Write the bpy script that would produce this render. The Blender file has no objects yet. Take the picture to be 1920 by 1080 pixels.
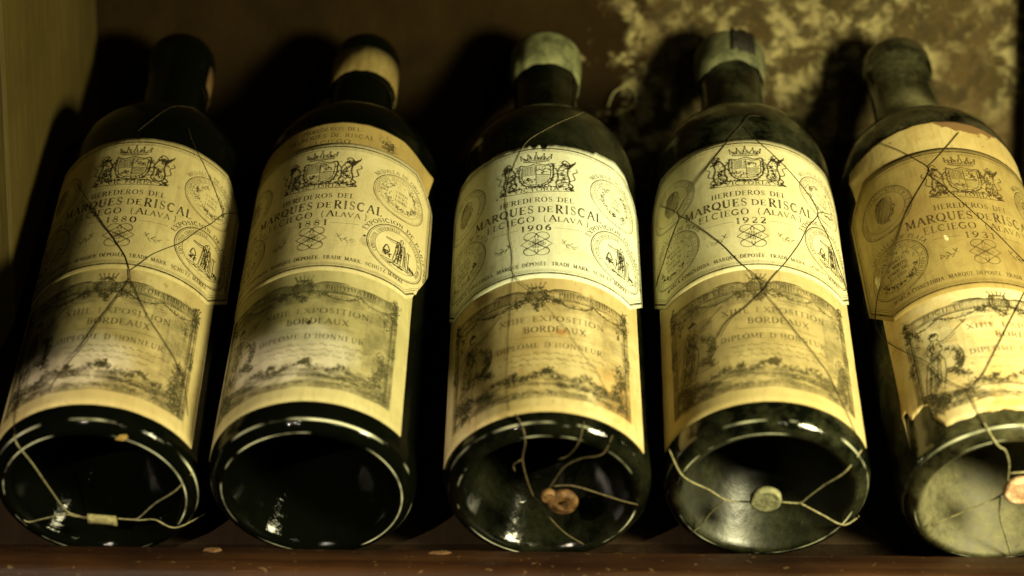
import bpy, math, random
from mathutils import Matrix, Vector, noise as mnoise

random.seed(7)
S = 0.001                       # everything below is written in millimetres
RACK = math.radians(33)         # slope of the rack the bottles lie on
SC = bpy.context.scene
COL = SC.collection
sin, cos, pi = math.sin, math.cos, math.pi


def rack_to_world(q):
    x, v, w = q
    return Vector((x, v * cos(RACK) - w * sin(RACK), v * sin(RACK) + w * cos(RACK)))


# ------------------------------------------------------------------ camera, light
cam_d = bpy.data.cameras.new('camera')
cam = bpy.data.objects.new('camera', cam_d)
COL.objects.link(cam)
SC.camera = cam
cam_d.sensor_width = 36
cam_d.lens = 67.5
cam_d.clip_start = 0.01
cam_d.clip_end = 50
cam.location = Vector((-12.75, -693.7, 224.17)) * S
cam.rotation_euler = (math.radians(80), 0, 0)
cam_d.dof.use_dof = True
cam_d.dof.focus_distance = 0.752
cam_d.dof.aperture_fstop = 5.6
cam_d.dof.aperture_blades = 8

world = bpy.data.worlds.new('World')
SC.world = world
world.use_nodes = True
bg = world.node_tree.nodes['Background']
bg.inputs['Color'].default_value = (1.0, 0.9, 0.6, 1)
bg.inputs['Strength'].default_value = 0.004

SC.view_settings.view_transform = 'Standard'
SC.view_settings.look = 'None'
SC.view_settings.exposure = 0
SC.view_settings.gamma = 1


def aim(o, target):
    d = Vector(target) * S - o.location
    o.rotation_euler = d.to_track_quat('-Z', 'Y').to_euler()


def area(name, loc, target, sx, sy, power, color):
    l = bpy.data.lights.new(name, 'AREA')
    l.shape = 'RECTANGLE'
    l.size = sx * S
    l.size_y = sy * S
    l.energy = power
    l.color = color
    o = bpy.data.objects.new(name, l)
    COL.objects.link(o)
    o.location = Vector(loc) * S
    aim(o, target)
    return o


def spot(name, loc, target, power, color, angle, blend, radius):
    l = bpy.data.lights.new(name, 'SPOT')
    l.energy = power
    l.color = color
    l.spot_size = math.radians(angle)
    l.spot_blend = blend
    l.shadow_soft_size = radius * S
    o = bpy.data.objects.new(name, l)
    COL.objects.link(o)
    o.location = Vector(loc) * S
    aim(o, target)
    return o


WARM = (1.0, 0.92, 0.51)
area('cellar_lamp', (320, -300, 190), (60, 60, 90), 90, 90, 5.4, WARM)
area('fill_light', (250, -760, 420), (40, 60, 80), 28, 28, 0.28, (1.0, 0.93, 0.55))  # fill lamp added near the camera to lift the dark label sides
spot('picture_lamp', (-270, -560, 250), (-118, -59, -108), 11.0, (1.0, 0.84, 0.60), 37.5, 0.12, 4)


# ------------------------------------------------------------------ node helpers
def mat(name):
    m = bpy.data.materials.new(name)
    m.use_nodes = True
    nt = m.node_tree
    return m, nt, nt.nodes['Principled BSDF'], nt.nodes['Material Output']


class N:
    """tiny node-graph writer"""

    def __init__(s, nt):
        s.nt = nt

    def node(s, typ, **kw):
        n = s.nt.nodes.new(typ)
        for k, v in kw.items():
            setattr(n, k, v)
        return n

    def put(s, sock, v):
        if hasattr(v, 'is_linked') or isinstance(v, bpy.types.NodeSocket):
            s.nt.links.new(v, sock)
        else:
            if isinstance(v, tuple) and len(v) == 3 and sock.type == 'RGBA':
                v = v + (1,)
            sock.default_value = v

    def noise(s, vec, scale, detail=4, rough=0.55, dist=0.0):
        n = s.node('ShaderNodeTexNoise')
        s.put(n.inputs['Vector'], vec)
        n.inputs['Scale'].default_value = scale
        n.inputs['Detail'].default_value = detail
        n.inputs['Roughness'].default_value = rough
        n.inputs['Distortion'].default_value = dist
        return n.outputs['Fac']

    def ramp(s, fac, *stops):
        n = s.node('ShaderNodeValToRGB')
        s.put(n.inputs['Fac'], fac)
        e = n.color_ramp.elements
        while len(e) < len(stops):
            e.new(0.5)
        for k, (p, c) in enumerate(stops):
            e[k].position = p
            e[k].color = (c, c, c, 1) if not isinstance(c, tuple) else c + (1,)
        return n.outputs['Color']

    def mix(s, fac, a, b, mode='MIX'):
        n = s.node('ShaderNodeMixRGB', blend_type=mode)
        s.put(n.inputs[0], fac)
        s.put(n.inputs[1], a)
        s.put(n.inputs[2], b)
        return n.outputs[0]

    def math(s, op, a, b=0.0, clamp=False):
        n = s.node('ShaderNodeMath', operation=op, use_clamp=clamp)
        s.put(n.inputs[0], a)
        s.put(n.inputs[1], b)
        return n.outputs[0]

    def vmath(s, op, a, b=(0, 0, 0)):
        n = s.node('ShaderNodeVectorMath', operation=op)
        s.put(n.inputs[0], a)
        s.put(n.inputs[1], b)
        return n.outputs['Value'] if op in ('LENGTH', 'DISTANCE', 'DOT_PRODUCT') else n.outputs['Vector']

    def mapping(s, vec, scale=(1, 1, 1), loc=(0, 0, 0), rot=(0, 0, 0)):
        n = s.node('ShaderNodeMapping')
        s.put(n.inputs['Vector'], vec)
        n.inputs['Scale'].default_value = scale
        n.inputs['Location'].default_value = loc
        n.inputs['Rotation'].default_value = rot
        return n.outputs['Vector']

    def bump(s, h, strength, dist, bsdf):
        n = s.node('ShaderNodeBump')
        s.put(n.inputs['Height'], h)
        n.inputs['Strength'].default_value = strength
        n.inputs['Distance'].default_value = dist
        s.nt.links.new(n.outputs['Normal'], bsdf.inputs['Normal'])


def paper_material(name, base, dark, seed, mottle=0.5, foxing=0.5, stains=(), rough=0.8):
    """aged paper in label millimetres (UV map): tone, mottling, foxing, listed stains and painted lit patches"""
    m, nt, b, out = mat(name)
    g = N(nt)
    uv = g.node('ShaderNodeUVMap').outputs['UV']
    v = g.mapping(uv, loc=(seed * 37.1, seed * 11.3, seed))
    mottle = min(1.0, mottle + 0.2)
    big = g.noise(v, 0.035, 3, 0.6)
    mid = g.noise(v, 0.16, 5, 0.65, 0.4)
    fine = g.noise(v, 1.6, 3, 0.7)
    c = g.mix(g.ramp(big, (0.35, 0.0), (0.68, mottle)), base, dark)
    c = g.mix(g.ramp(mid, (0.46, 0.0), (0.75, mottle * 0.8)), c, dark)
    c = g.mix(g.ramp(fine, (0.3, 0.28), (0.7, 0.0)), c, tuple(x * 0.62 for x in base))
    fx = g.noise(g.mapping(uv, loc=(seed * 5.7 + 50, seed * 3.1, 0)), 0.32, 2, 0.4)
    c = g.mix(g.ramp(fx, (0.66, 0.0), (0.76, foxing)), c, (0.22, 0.12, 0.035))
    sp = g.noise(g.mapping(uv, loc=(seed * 2.2, seed * 9.1, 0)), 0.9, 2, 0.5)
    c = g.mix(g.ramp(sp, (0.7, 0.0), (0.76, 0.55)), c, (0.12, 0.075, 0.025))
    stk = g.noise(g.mapping(uv, scale=(0.5, 0.06, 1), loc=(seed, 0, seed)), 1.0, 4, 0.6)
    c = g.mix(g.ramp(stk, (0.5, 0.0), (0.78, mottle * 0.7)), c, tuple(x * 0.7 for x in dark))
    warp = g.node('ShaderNodeTexNoise')
    g.put(warp.inputs['Vector'], v)
    warp.inputs['Scale'].default_value = 0.25
    warp.inputs['Detail'].default_value = 5
    off = g.vmath('MULTIPLY', g.vmath('SUBTRACT', warp.outputs['Color'], (0.5, 0.5, 0.5)), (9, 9, 0))
    for (cx, cy, rx, ry, k, scol, soft, wob) in stains:
        p = g.vmath('ADD', uv, g.vmath('MULTIPLY', off, (wob, wob, 0)))
        p = g.vmath('MULTIPLY', g.vmath('SUBTRACT', p, (cx, cy, 0)), (1 / rx, 1 / ry, 0))
        d = g.vmath('LENGTH', p)
        c = g.mix(g.ramp(d, (max(0.0, 1 - soft) * 0.8, k), (0.8, 0.0)), c, scol)
    g.put(b.inputs['Base Color'], c)
    b.inputs['Roughness'].default_value = rough
    b.inputs['Specular IOR Level'].default_value = 0.25
    g.bump(g.math('ADD', g.math('MULTIPLY', mid, 1.2), fine), 0.35, 0.0003, b)
    return m


def ink_material(name, col, solid, worn, seed):
    """printing ink, partly rubbed away: the bare paper shows through where it is gone"""
    m, nt, b, out = mat(name)
    g = N(nt)
    uv = g.node('ShaderNodeUVMap').outputs['UV']
    v = g.mapping(uv, loc=(seed * 13.7, seed * 7.9, 0))
    a = g.ramp(g.noise(v, 0.12, 4, 0.6), (0.38, worn), (0.62, solid))
    a2 = g.ramp(g.noise(v, 1.3, 3, 0.6), (0.3, 0.55), (0.6, 1.0))
    alpha = g.math('MULTIPLY', a, a2)
    b.inputs['Base Color'].default_value = col + (1,)
    b.inputs['Roughness'].default_value = 0.8
    b.inputs['Specular IOR Level'].default_value = 0.15
    g.put(b.inputs['Alpha'], alpha)
    return m


def glass_material(name, dust, seed, dustcol=(0.15, 0.155, 0.075), patch=(), punt=0.0, glint=0.95, punt_rough=0.0, spec=0.5):
    m, nt, b, out = mat(name)
    g = N(nt)
    tc = g.node('ShaderNodeTexCoord').outputs['Object']
    v = g.mapping(tc, loc=(seed, seed * 0.3, seed * 0.7))
    n1 = g.noise(v, 55, 5, 0.65)
    n2 = g.noise(v, 420, 4, 0.7)
    spk = g.noise(v, 1100, 2, 0.5)
    d = g.math('MULTIPLY', g.ramp(n1, (0.42, 0.0), (0.72, 1.0)), g.ramp(n2, (0.3, 0.35), (0.7, 1.0)))
    d = g.math('MULTIPLY', d, dust)
    d = g.math('ADD', d, g.math('MULTIPLY', g.ramp(spk, (0.68, 0.0), (0.76, 0.5)), min(1, dust)), True)
    sep = g.node('ShaderNodeSeparateXYZ')
    g.put(sep.inputs[0], tc)
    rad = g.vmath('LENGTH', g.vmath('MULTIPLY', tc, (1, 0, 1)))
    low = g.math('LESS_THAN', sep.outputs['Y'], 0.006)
    glint_m = 0.0
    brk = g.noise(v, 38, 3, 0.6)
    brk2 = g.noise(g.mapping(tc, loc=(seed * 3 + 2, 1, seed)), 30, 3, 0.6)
    for r0, wd, k, bn in ((0.0327, 0.00042, glint, brk), (0.0366, 0.0003, glint * 0.8, brk2)):  # highlights along ring and heel, painted as pale lines broken up like scuffs
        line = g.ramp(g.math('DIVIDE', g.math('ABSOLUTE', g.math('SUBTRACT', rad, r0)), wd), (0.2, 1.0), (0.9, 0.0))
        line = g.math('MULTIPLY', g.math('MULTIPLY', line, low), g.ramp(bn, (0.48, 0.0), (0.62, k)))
        glint_m = g.math('ADD', glint_m, line, True)
    inner = g.ramp(g.math('DIVIDE', rad, 0.04), (0.76, 1.0), (0.81, 0.0))
    inner = g.math('MULTIPLY', inner, g.math('LESS_THAN', sep.outputs['Y'], 0.049))
    if punt:
        sp2 = g.noise(v, 260, 5, 0.75)
        d = g.math('ADD', d, g.math('MULTIPLY', g.math('MULTIPLY', inner, punt), g.ramp(sp2, (0.35, 0.35), (0.68, 1.0))), True)
    for (px, py, pz, pr, k) in patch:
        dd = g.vmath('LENGTH', g.vmath('SUBTRACT', tc, (px * S, py * S, pz * S)))
        blob = g.ramp(g.math('DIVIDE', dd, pr * S), (0.0, k), (1.0, 0.0))
        d = g.math('ADD', d, g.math('MULTIPLY', blob, g.ramp(n1, (0.25, 0.3), (0.7, 1.0))), True)
    g.put(b.inputs['Base Color'], g.mix(glint_m, g.mix(d, (0.0015, 0.002, 0.001), dustcol), (0.85, 0.86, 0.6)))
    g.put(b.inputs['Roughness'], g.math('ADD', g.math('ADD', g.math('MULTIPLY', d, 0.5), g.math('MULTIPLY', inner, punt_rough)), g.math('MULTIPLY', n2, 0.08)))
    b.inputs['IOR'].default_value = 1.52
    b.inputs['Specular IOR Level'].default_value = spec
    g.bump(g.math('ADD', g.noise(v, 90, 3, 0.5), g.math('MULTIPLY', n2, 0.25)), 0.18, 0.002, b)
    return m


def wood_material(name, c1, c2, c3, axis, seed, rough=0.55, scratches=0.0, chips=0.0):
    m, nt, b, out = mat(name)
    g = N(nt)
    tc = g.node('ShaderNodeTexCoord').outputs['Object']
    sc = [110.0, 110.0, 110.0]
    sc[axis] = 6.0
    v = g.mapping(tc, scale=tuple(sc), loc=(seed, seed * 2.2, seed * 0.4))
    grain = g.noise(v, 1.0, 6, 0.65, 0.6)
    blot = g.noise(tc, 16, 4, 0.6)
    fine = g.noise(g.mapping(v, scale=(4, 4, 4)), 1.0, 4, 0.7)
    c = g.mix(g.ramp(grain, (0.3, 0.0), (0.7, 1.0)), c1, c2)
    c = g.mix(g.ramp(blot, (0.4, 0.0), (0.7, 0.8)), c, c3)
    if scratches:
        c = g.mix(g.ramp(fine, (0.62, 0.0), (0.74, scratches)), c, tuple(min(1, x * 3.2) for x in c2))
    if chips:
        ch = g.noise(tc, 330, 3, 0.6)
        c = g.mix(g.ramp(ch, (0.66, 0.0), (0.7, chips)), c, (0.2, 0.13, 0.055))
    g.put(b.inputs['Base Color'], c)
    b.inputs['Specular IOR Level'].default_value = 0.18
    g.put(b.inputs['Roughness'], g.math('ADD', rough - 0.15, g.math('MULTIPLY', grain, 0.35)))
    g.bump(g.math('ADD', grain, g.math('MULTIPLY', fine, 0.5)), 0.4, 0.0012, b)
    return m


def dusty_material(name, c1, c2, scale, rough=0.8, metal=0.0, bump=0.4):
    m, nt, b, out = mat(name)
    g = N(nt)
    tc = g.node('ShaderNodeTexCoord').outputs['Object']
    n = g.noise(tc, scale, 5, 0.65, 0.5)
    g.put(b.inputs['Base Color'], g.mix(g.ramp(n, (0.38, 0.0), (0.64, 1.0)), c1, c2))
    b.inputs['Roughness'].default_value = rough
    b.inputs['Specular IOR Level'].default_value = 0.3
    b.inputs['Metallic'].default_value = metal
    g.bump(n, bump, 0.001, b)
    return m


# ------------------------------------------------------------------ mesh helpers
class MB:
    def __init__(s):
        s.v, s.f, s.uv = [], [], {}

    def vert(s, co, uv=None):
        s.v.append((co[0] * S, co[1] * S, co[2] * S))
        if uv is not None:
            s.uv[len(s.v) - 1] = uv
        return len(s.v) - 1

    def box(s, x0, x1, y0, y1, z0, z1):
        i = [s.vert((x, y, z)) for z in (z0, z1) for y in (y0, y1) for x in (x0, x1)]
        for q in ((0, 2, 3, 1), (4, 5, 7, 6), (0, 1, 5, 4), (2, 6, 7, 3), (0, 4, 6, 2), (1, 3, 7, 5)):
            s.f.append([i[k] for k in q])

    def lathe(s, prof, n=96, wob=None):
        """prof: (radius, t) list, turned about the bottle axis (local Y)"""
        rows = []
        for (r, t) in prof:
            if r < 1e-6:
                rows.append([s.vert((0, t, 0))] * n)
                continue
            row = []
            for k in range(n):
                a = 2 * pi * k / n
                rr = r + (wob(a, t) if wob else 0)
                row.append(s.vert((rr * sin(a), t, rr * cos(a))))
            rows.append(row)
        for a, b in zip(rows, rows[1:]):
            for k in range(n):
                q = [a[k], a[(k + 1) % n], b[(k + 1) % n], b[k]]
                q = list(dict.fromkeys(q))
                if len(q) > 2:
                    s.f.append(q)

    def tube(s, pts, r, n=7, taper=True):
        pts = [Vector(p) for p in pts]
        rings = []
        up = Vector((0.13, 0.27, 0.95))
        for k, p in enumerate(pts):
            d = (pts[min(k + 1, len(pts) - 1)] - pts[max(k - 1, 0)])
            d = d.normalized() if d.length > 1e-9 else Vector((1, 0, 0))
            a = d.cross(up)
            if a.length < 1e-3:
                a = d.cross(Vector((1, 0, 0)))
            a.normalize()
            b = d.cross(a)
            rr = r * (0.55 if taper and k in (0, len(pts) - 1) else 1)
            rings.append([s.vert(p + a * rr * cos(2 * pi * j / n) + b * rr * sin(2 * pi * j / n)) for j in range(n)])
        for a, b in zip(rings, rings[1:]):
            for j in range(n):
                s.f.append([a[j], a[(j + 1) % n], b[(j + 1) % n], b[j]])
        s.f.append(rings[0][::-1])
        s.f.append(rings[-1])

    def build(s, name, m, parent=None, smooth=True):
        me = bpy.data.meshes.new(name)
        me.from_pydata(s.v, [], s.f)
        if s.uv:
            l = me.uv_layers.new(name='UVMap')
            for lp in me.loops:
                l.data[lp.index].uv = s.uv.get(lp.vertex_index, (0, 0))
        me.materials.append(m)
        me.validate()
        if smooth:
            for p in me.polygons:
                p.use_smooth = True
        me.update()
        o = bpy.data.objects.new(name, me)
        COL.objects.link(o)
        if parent is not None:
            o.parent = parent
        return o


def smooth_path(p, step=1.2):
    """Catmull-Rom through the points"""
    p = [Vector(q) for q in p]
    if len(p) < 2:
        return p
    q = [p[0] * 2 - p[1]] + p + [p[-1] * 2 - p[-2]]
    out = []
    for i in range(1, len(q) - 2):
        n = max(2, int((q[i + 1] - q[i]).length / step))
        for k in range(n):
            t = k / n
            a, b, c, d = q[i - 1], q[i], q[i + 1], q[i + 2]
            out.append(0.5 * ((2 * b) + (c - a) * t + (2 * a - 5 * b + 4 * c - d) * t * t + (3 * b - a - 3 * c + d) * t ** 3))
    out.append(p[-1])
    return out


def structure(o):
    o['kind'] = 'structure'
    return o


def tag(o, label, cat, group=None):
    o['label'] = label
    o['category'] = cat
    if group:
        o['group'] = group
    return o


def bevel(o, w, seg=2):
    md = o.modifiers.new('bevel', 'BEVEL')
    md.width = w * S
    md.segments = seg
    md.limit_method = 'ANGLE'
    return o


# ------------------------------------------------------------------ the rack (setting)
# sloping board under the bottles
bd = MB()
bd.box(-330, 330, 6, 172, -22, -1.2)
board = bd.build('rack_board', wood_material('dark rack wood', (0.02, 0.012, 0.006), (0.035, 0.02, 0.01), (0.015, 0.01, 0.005), 1, 1.3), None, False)
board.rotation_euler = (RACK, 0, 0)
structure(board)

# front rail: a board on edge that stops the bottle bases
rl = MB()
nx = 150
prof = [(-9.5, -70), (-9.5, 2.6), (-10.4, 4.6), (-12.5, 5.4), (-30, 5.0), (-32.2, 4.2), (-33.5, 2.2), (-33.9, -2), (-34, -70)]
rows = []
for k in range(nx + 1):
    x = -330 + 660 * k / nx
    dz = 2.2 - (x + 200) * 0.0125
    row = []
    for j, (y, z) in enumerate(prof):
        w = mnoise.noise(Vector((x * 0.05, j * 0.7, 1.0))) * 0.5 + mnoise.noise(Vector((x * 0.3, j, 4.0))) * 0.25
        row.append(rl.vert((x, y + w * 0.5, z + dz + (w if 0 < j < 8 else 0))))
    rows.append(row)
for a, b in zip(rows, rows[1:]):
    for j in range(len(prof) - 1):
        rl.f.append([a[j], a[j + 1], b[j + 1], b[j]])
rail = rl.build('shelf_rail', wood_material('rail wood', (0.018, 0.0065, 0.0028), (0.058, 0.024, 0.007), (0.010, 0.004, 0.002), 0, 4.2, 0.5, 0.3, 0.5))
structure(rail)

# left side board of the niche
sb = MB()
sb.box(-230, -210, 56, 227, -60, 330)
side = bevel(sb.build('side_board', wood_material('side board wood', (0.064, 0.046, 0.0105), (0.084, 0.061, 0.0145), (0.05, 0.036, 0.008), 2, 2.7, 0.6, 0.3), None, False), 1.5)
structure(side)

# plaster back wall, mouldy and uneven
WALL_Y = 229


def plaster():
    m, nt, b, out = mat('mouldy plaster')
    g = N(nt)
    tc = g.node('ShaderNodeTexCoord').outputs['Object']
    v = g.mapping(tc, loc=(0.31, 0.0, 0.12))
    big = g.noise(v, 17, 4, 0.6, 0.5)
    mid = g.noise(v, 72, 8, 0.72, 0.4)
    spots = g.noise(g.mapping(tc, loc=(1.7, 0.2, 0.4)), 105, 4, 0.6)
    fine = g.noise(v, 300, 4, 0.7)
    c = g.mix(g.ramp(mid, (0.46, 0.0), (0.58, 1.0)), (0.05, 0.035, 0.011), (0.33, 0.28, 0.125))
    c = g.mix(g.ramp(big, (0.47, 0.0), (0.62, 0.85)), c, (0.085, 0.055, 0.02))
    c = g.mix(g.ramp(spots, (0.50, 0.0), (0.60, 0.92)), c, (0.04, 0.03, 0.012))
    c = g.mix(g.ramp(fine, (0.3, 0.4), (0.65, 0.0)), c, (0.09, 0.065, 0.03))
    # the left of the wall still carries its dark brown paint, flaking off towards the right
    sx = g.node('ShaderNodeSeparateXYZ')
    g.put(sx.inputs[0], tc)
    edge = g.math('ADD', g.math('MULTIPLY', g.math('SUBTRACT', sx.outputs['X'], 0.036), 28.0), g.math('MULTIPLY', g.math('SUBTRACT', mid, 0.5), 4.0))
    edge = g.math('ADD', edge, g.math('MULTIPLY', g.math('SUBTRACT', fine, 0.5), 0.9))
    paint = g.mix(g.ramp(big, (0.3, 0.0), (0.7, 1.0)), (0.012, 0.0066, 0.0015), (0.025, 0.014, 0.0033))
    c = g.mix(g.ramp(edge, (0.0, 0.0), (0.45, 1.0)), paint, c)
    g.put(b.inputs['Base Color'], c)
    b.inputs['Roughness'].default_value = 0.95
    b.inputs['Specular IOR Level'].default_value = 0.1
    g.bump(g.math('ADD', mid, g.math('MULTIPLY', fine, 0.3)), 0.6, 0.003, b)
    return m


wl = MB()
W0, W1, H0, H1, NX, NZ = -300, 300, -60, 330, 150, 98
ids = []
for i in range(NZ + 1):
    row = []
    for k in range(NX + 1):
        x = W0 + (W1 - W0) * k / NX
        z = H0 + (H1 - H0) * i / NZ
        d = mnoise.fractal(Vector((x * 0.045, z * 0.045, 3.3)), 1.0, 2.1, 4) * 2.2
        row.append(wl.vert((x, WALL_Y - max(-2.5, d), z)))
    ids.append(row)
for i in range(NZ):
    for k in range(NX):
        wl.f.append([ids[i][k], ids[i][k + 1], ids[i + 1][k + 1], ids[i + 1][k]])
structure(wl.build('back_wall', plaster()))

# upright at the right end of the niche
rp = MB()
rp.box(231.5, 256, 200, 226, -60, 330)
structure(bevel(rp.build('corner_post', wood_material('post wood', (0.05, 0.035, 0.016), (0.08, 0.055, 0.025), (0.03, 0.02, 0.01), 2, 9.2, 0.7), None, False), 2))

# ------------------------------------------------------------------ lettering: a serif alphabet in strokes
# each glyph: width, list of (kind, points); kind T thick stem, t thin stroke, s serif/hairline
GL = {}


def arc(cx, cy, rx, ry, a0, a1, n=10):
    return [(cx + rx * cos(math.radians(a0 + (a1 - a0) * k / n)), cy + ry * sin(math.radians(a0 + (a1 - a0) * k / n))) for k in range(n + 1)]


def sf(x, y, w=0.13):
    return ('s', [(x - w, y), (x + w, y)])


GL['A'] = (0.84, [('t', [(0.08, 0), (0.42, 1)]), ('T', [(0.42, 1), (0.76, 0)]), ('s', [(0.2, 0.36), (0.64, 0.36)]), sf(0.08, 0), sf(0.76, 0)])
GL['B'] = (0.68, [('T', [(0.15, 0), (0.15, 1)]), ('t', [(0.15, 1), (0.38, 1)] + arc(0.38, 0.77, 0.2, 0.23, 90, -90) + [(0.15, 0.54)]), ('T', arc(0.36, 0.27, 0.26, 0.27, 90, -90)), ('t', [(0.15, 0), (0.36, 0)]), sf(0.12, 0), sf(0.12, 1)])
GL['C'] = (0.8, [('T', arc(0.42, 0.5, 0.36, 0.5, 60, 300, 18)), ('s', [(0.66, 0.72), (0.66, 0.98)]), ('s', [(0.6, 0.07), (0.7, 0.2)])])
GL['D'] = (0.82, [('T', [(0.15, 0), (0.15, 1)]), ('t', [(0.15, 1), (0.36, 1)] + arc(0.36, 0.5, 0.38, 0.5, 90, -90, 16) + [(0.15, 0)]), ('T', arc(0.36, 0.5, 0.38, 0.5, 50, -50)), sf(0.12, 0), sf(0.12, 1)])
GL['E'] = (0.66, [('T', [(0.15, 0), (0.15, 1)]), ('s', [(0.03, 1), (0.58, 1), (0.58, 0.84)]), ('s', [(0.15, 0.53), (0.46, 0.53)]), ('s', [(0.46, 0.62), (0.46, 0.44)]), ('s', [(0.03, 0), (0.6, 0), (0.6, 0.18)])])
GL['É'] = (0.66, GL['E'][1] + [('t', [(0.28, 1.1), (0.46, 1.28)])])
GL['F'] = (0.62, [('T', [(0.15, 0), (0.15, 1)]), ('s', [(0.03, 1), (0.56, 1), (0.56, 0.84)]), ('s', [(0.15, 0.53), (0.44, 0.53)]), sf(0.15, 0)])
GL['G'] = (0.86, [('T', arc(0.42, 0.5, 0.36, 0.5, 55, 300, 18)), ('T', [(0.68, 0.04), (0.68, 0.42)]), ('s', [(0.52, 0.42), (0.8, 0.42)]), ('s', [(0.66, 0.74), (0.66, 0.98)]), ('t', arc(0.42, 0.5, 0.36, 0.5, 300, 318, 3))])
GL['H'] = (0.86, [('T', [(0.17, 0), (0.17, 1)]), ('T', [(0.69, 0), (0.69, 1)]), ('s', [(0.17, 0.52), (0.69, 0.52)]), sf(0.17, 0), sf(0.17, 1), sf(0.69, 0), sf(0.69, 1)])
GL['I'] = (0.34, [('T', [(0.17, 0), (0.17, 1)]), sf(0.17, 0), sf(0.17, 1)])
GL['J'] = (0.5, [('T', [(0.32, 1), (0.32, 0.2)]), ('t', [(0.32, 0.2), (0.2, -0.05), (0.05, 0.04)]), sf(0.32, 1)])
GL['K'] = (0.8, [('T', [(0.16, 0), (0.16, 1)]), ('t', [(0.66, 1), (0.16, 0.4)]), ('T', [(0.32, 0.58), (0.7, 0)]), sf(0.16, 0), sf(0.16, 1), sf(0.66, 1), sf(0.7, 0)])
GL['L'] = (0.62, [('T', [(0.15, 0), (0.15, 1)]), sf(0.15, 1), ('s', [(0.03, 0), (0.58, 0), (0.58, 0.2)])])
GL['M'] = (1.0, [('t', [(0.14, 0), (0.17, 1)]), ('T', [(0.17, 1), (0.5, 0.05)]), ('t', [(0.5, 0.05), (0.83, 1)]), ('T', [(0.83, 1), (0.86, 0)]), sf(0.14, 0), sf(0.86, 0), sf(0.13, 1, 0.1), sf(0.87, 1, 0.1)])
GL['N'] = (0.86, [('t', [(0.16, 0), (0.16, 1)]), ('T', [(0.16, 1), (0.7, 0)]), ('t', [(0.7, 0), (0.7, 1)]), sf(0.16, 0), sf(0.12, 1, 0.1), sf(0.7, 1)])
GL['O'] = (0.86, [('T', arc(0.43, 0.5, 0.36, 0.5, 130, 230)), ('T', arc(0.43, 0.5, 0.36, 0.5, -50, 50)), ('t', arc(0.43, 0.5, 0.36, 0.5, 0, 360, 24))])
GL['Ô'] = (0.86, GL['O'][1] + [('s', [(0.3, 1.08), (0.43, 1.22), (0.56, 1.08)])])
GL['P'] = (0.66, [('T', [(0.15, 0), (0.15, 1)]), ('t', [(0.15, 1), (0.36, 1)] + arc(0.36, 0.74, 0.24, 0.26, 90, -90) + [(0.15, 0.48)]), ('T', arc(0.36, 0.74, 0.24, 0.26, 40, -40, 6)), sf(0.15, 0), sf(0.12, 1)])
GL['Q'] = (0.88, GL['O'][1] + [('T', [(0.42, 0.16), (0.6, -0.06), (0.86, -0.16)])])
GL['R'] = (0.78, [('T', [(0.15, 0), (0.15, 1)]), ('t', [(0.15, 1), (0.36, 1)] + arc(0.36, 0.75, 0.23, 0.25, 90, -90) + [(0.15, 0.5)]), ('T', arc(0.36, 0.75, 0.23, 0.25, 40, -40, 6)), ('T', [(0.36, 0.5), (0.68, 0.0)]), sf(0.15, 0), sf(0.12, 1), sf(0.7, 0)])
GL['S'] = (0.62, [('t', arc(0.32, 0.75, 0.2, 0.25, 30, 200, 9)), ('T', [(0.13, 0.68), (0.22, 0.56), (0.42, 0.45), (0.5, 0.33)]), ('t', arc(0.31, 0.25, 0.21, 0.25, 25, -150, 10)), ('s', [(0.5, 0.76), (0.5, 0.96)]), ('s', [(0.11, 0.06), (0.11, 0.28)])])
GL['T'] = (0.72, [('T', [(0.36, 0), (0.36, 1)]), ('s', [(0.04, 0.82), (0.06, 1), (0.66, 1), (0.68, 0.82)]), sf(0.36, 0)])
GL['U'] = (0.84, [('T', [(0.16, 1), (0.16, 0.34)] + arc(0.42, 0.32, 0.26, 0.32, 180, 270, 6)), ('t', arc(0.42, 0.32, 0.26, 0.32, 270, 360, 6) + [(0.68, 1)]), sf(0.16, 1), sf(0.68, 1)])
GL['Ú'] = (0.84, GL['U'][1] + [('s', [(0.34, 1.12), (0.38, 1.24)]), ('s', [(0.5, 1.12), (0.54, 1.24)])])
GL['V'] = (0.84, [('T', [(0.08, 1), (0.42, 0)]), ('t', [(0.42, 0), (0.76, 1)]), sf(0.08, 1), sf(0.76, 1)])
GL['X'] = (0.78, [('T', [(0.1, 1), (0.68, 0)]), ('t', [(0.68, 1), (0.1, 0)]), sf(0.1, 1), sf(0.68, 1), sf(0.1, 0), sf(0.68, 0)])
GL['Y'] = (0.78, [('T', [(0.08, 1), (0.39, 0.46), (0.39, 0)]), ('t', [(0.7, 1), (0.39, 0.46)]), sf(0.08, 1), sf(0.7, 1), sf(0.39, 0)])
GL['Z'] = (0.7, [('s', [(0.1, 0.82), (0.1, 1), (0.6, 1)]), ('T', [(0.6, 1), (0.08, 0)]), ('s', [(0.08, 0), (0.62, 0), (0.62, 0.18)])])
GL['0'] = (0.72, [('T', arc(0.36, 0.5, 0.28, 0.5, 120, 240)), ('T', arc(0.36, 0.5, 0.28, 0.5, -60, 60)), ('t', arc(0.36, 0.5, 0.28, 0.5, 0, 360, 20))])
GL['1'] = (0.46, [('T', [(0.24, 0), (0.24, 1)]), ('t', [(0.24, 1), (0.06, 0.84)]), sf(0.24, 0)])
GL['2'] = (0.66, [('t', arc(0.32, 0.72, 0.24, 0.28, 170, 0, 10)), ('T', [(0.56, 0.72), (0.48, 0.5), (0.08, 0.02)]), ('T', [(0.08, 0.02), (0.58, 0.02)]), ('s', [(0.58, 0), (0.6, 0.2)])])
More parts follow.
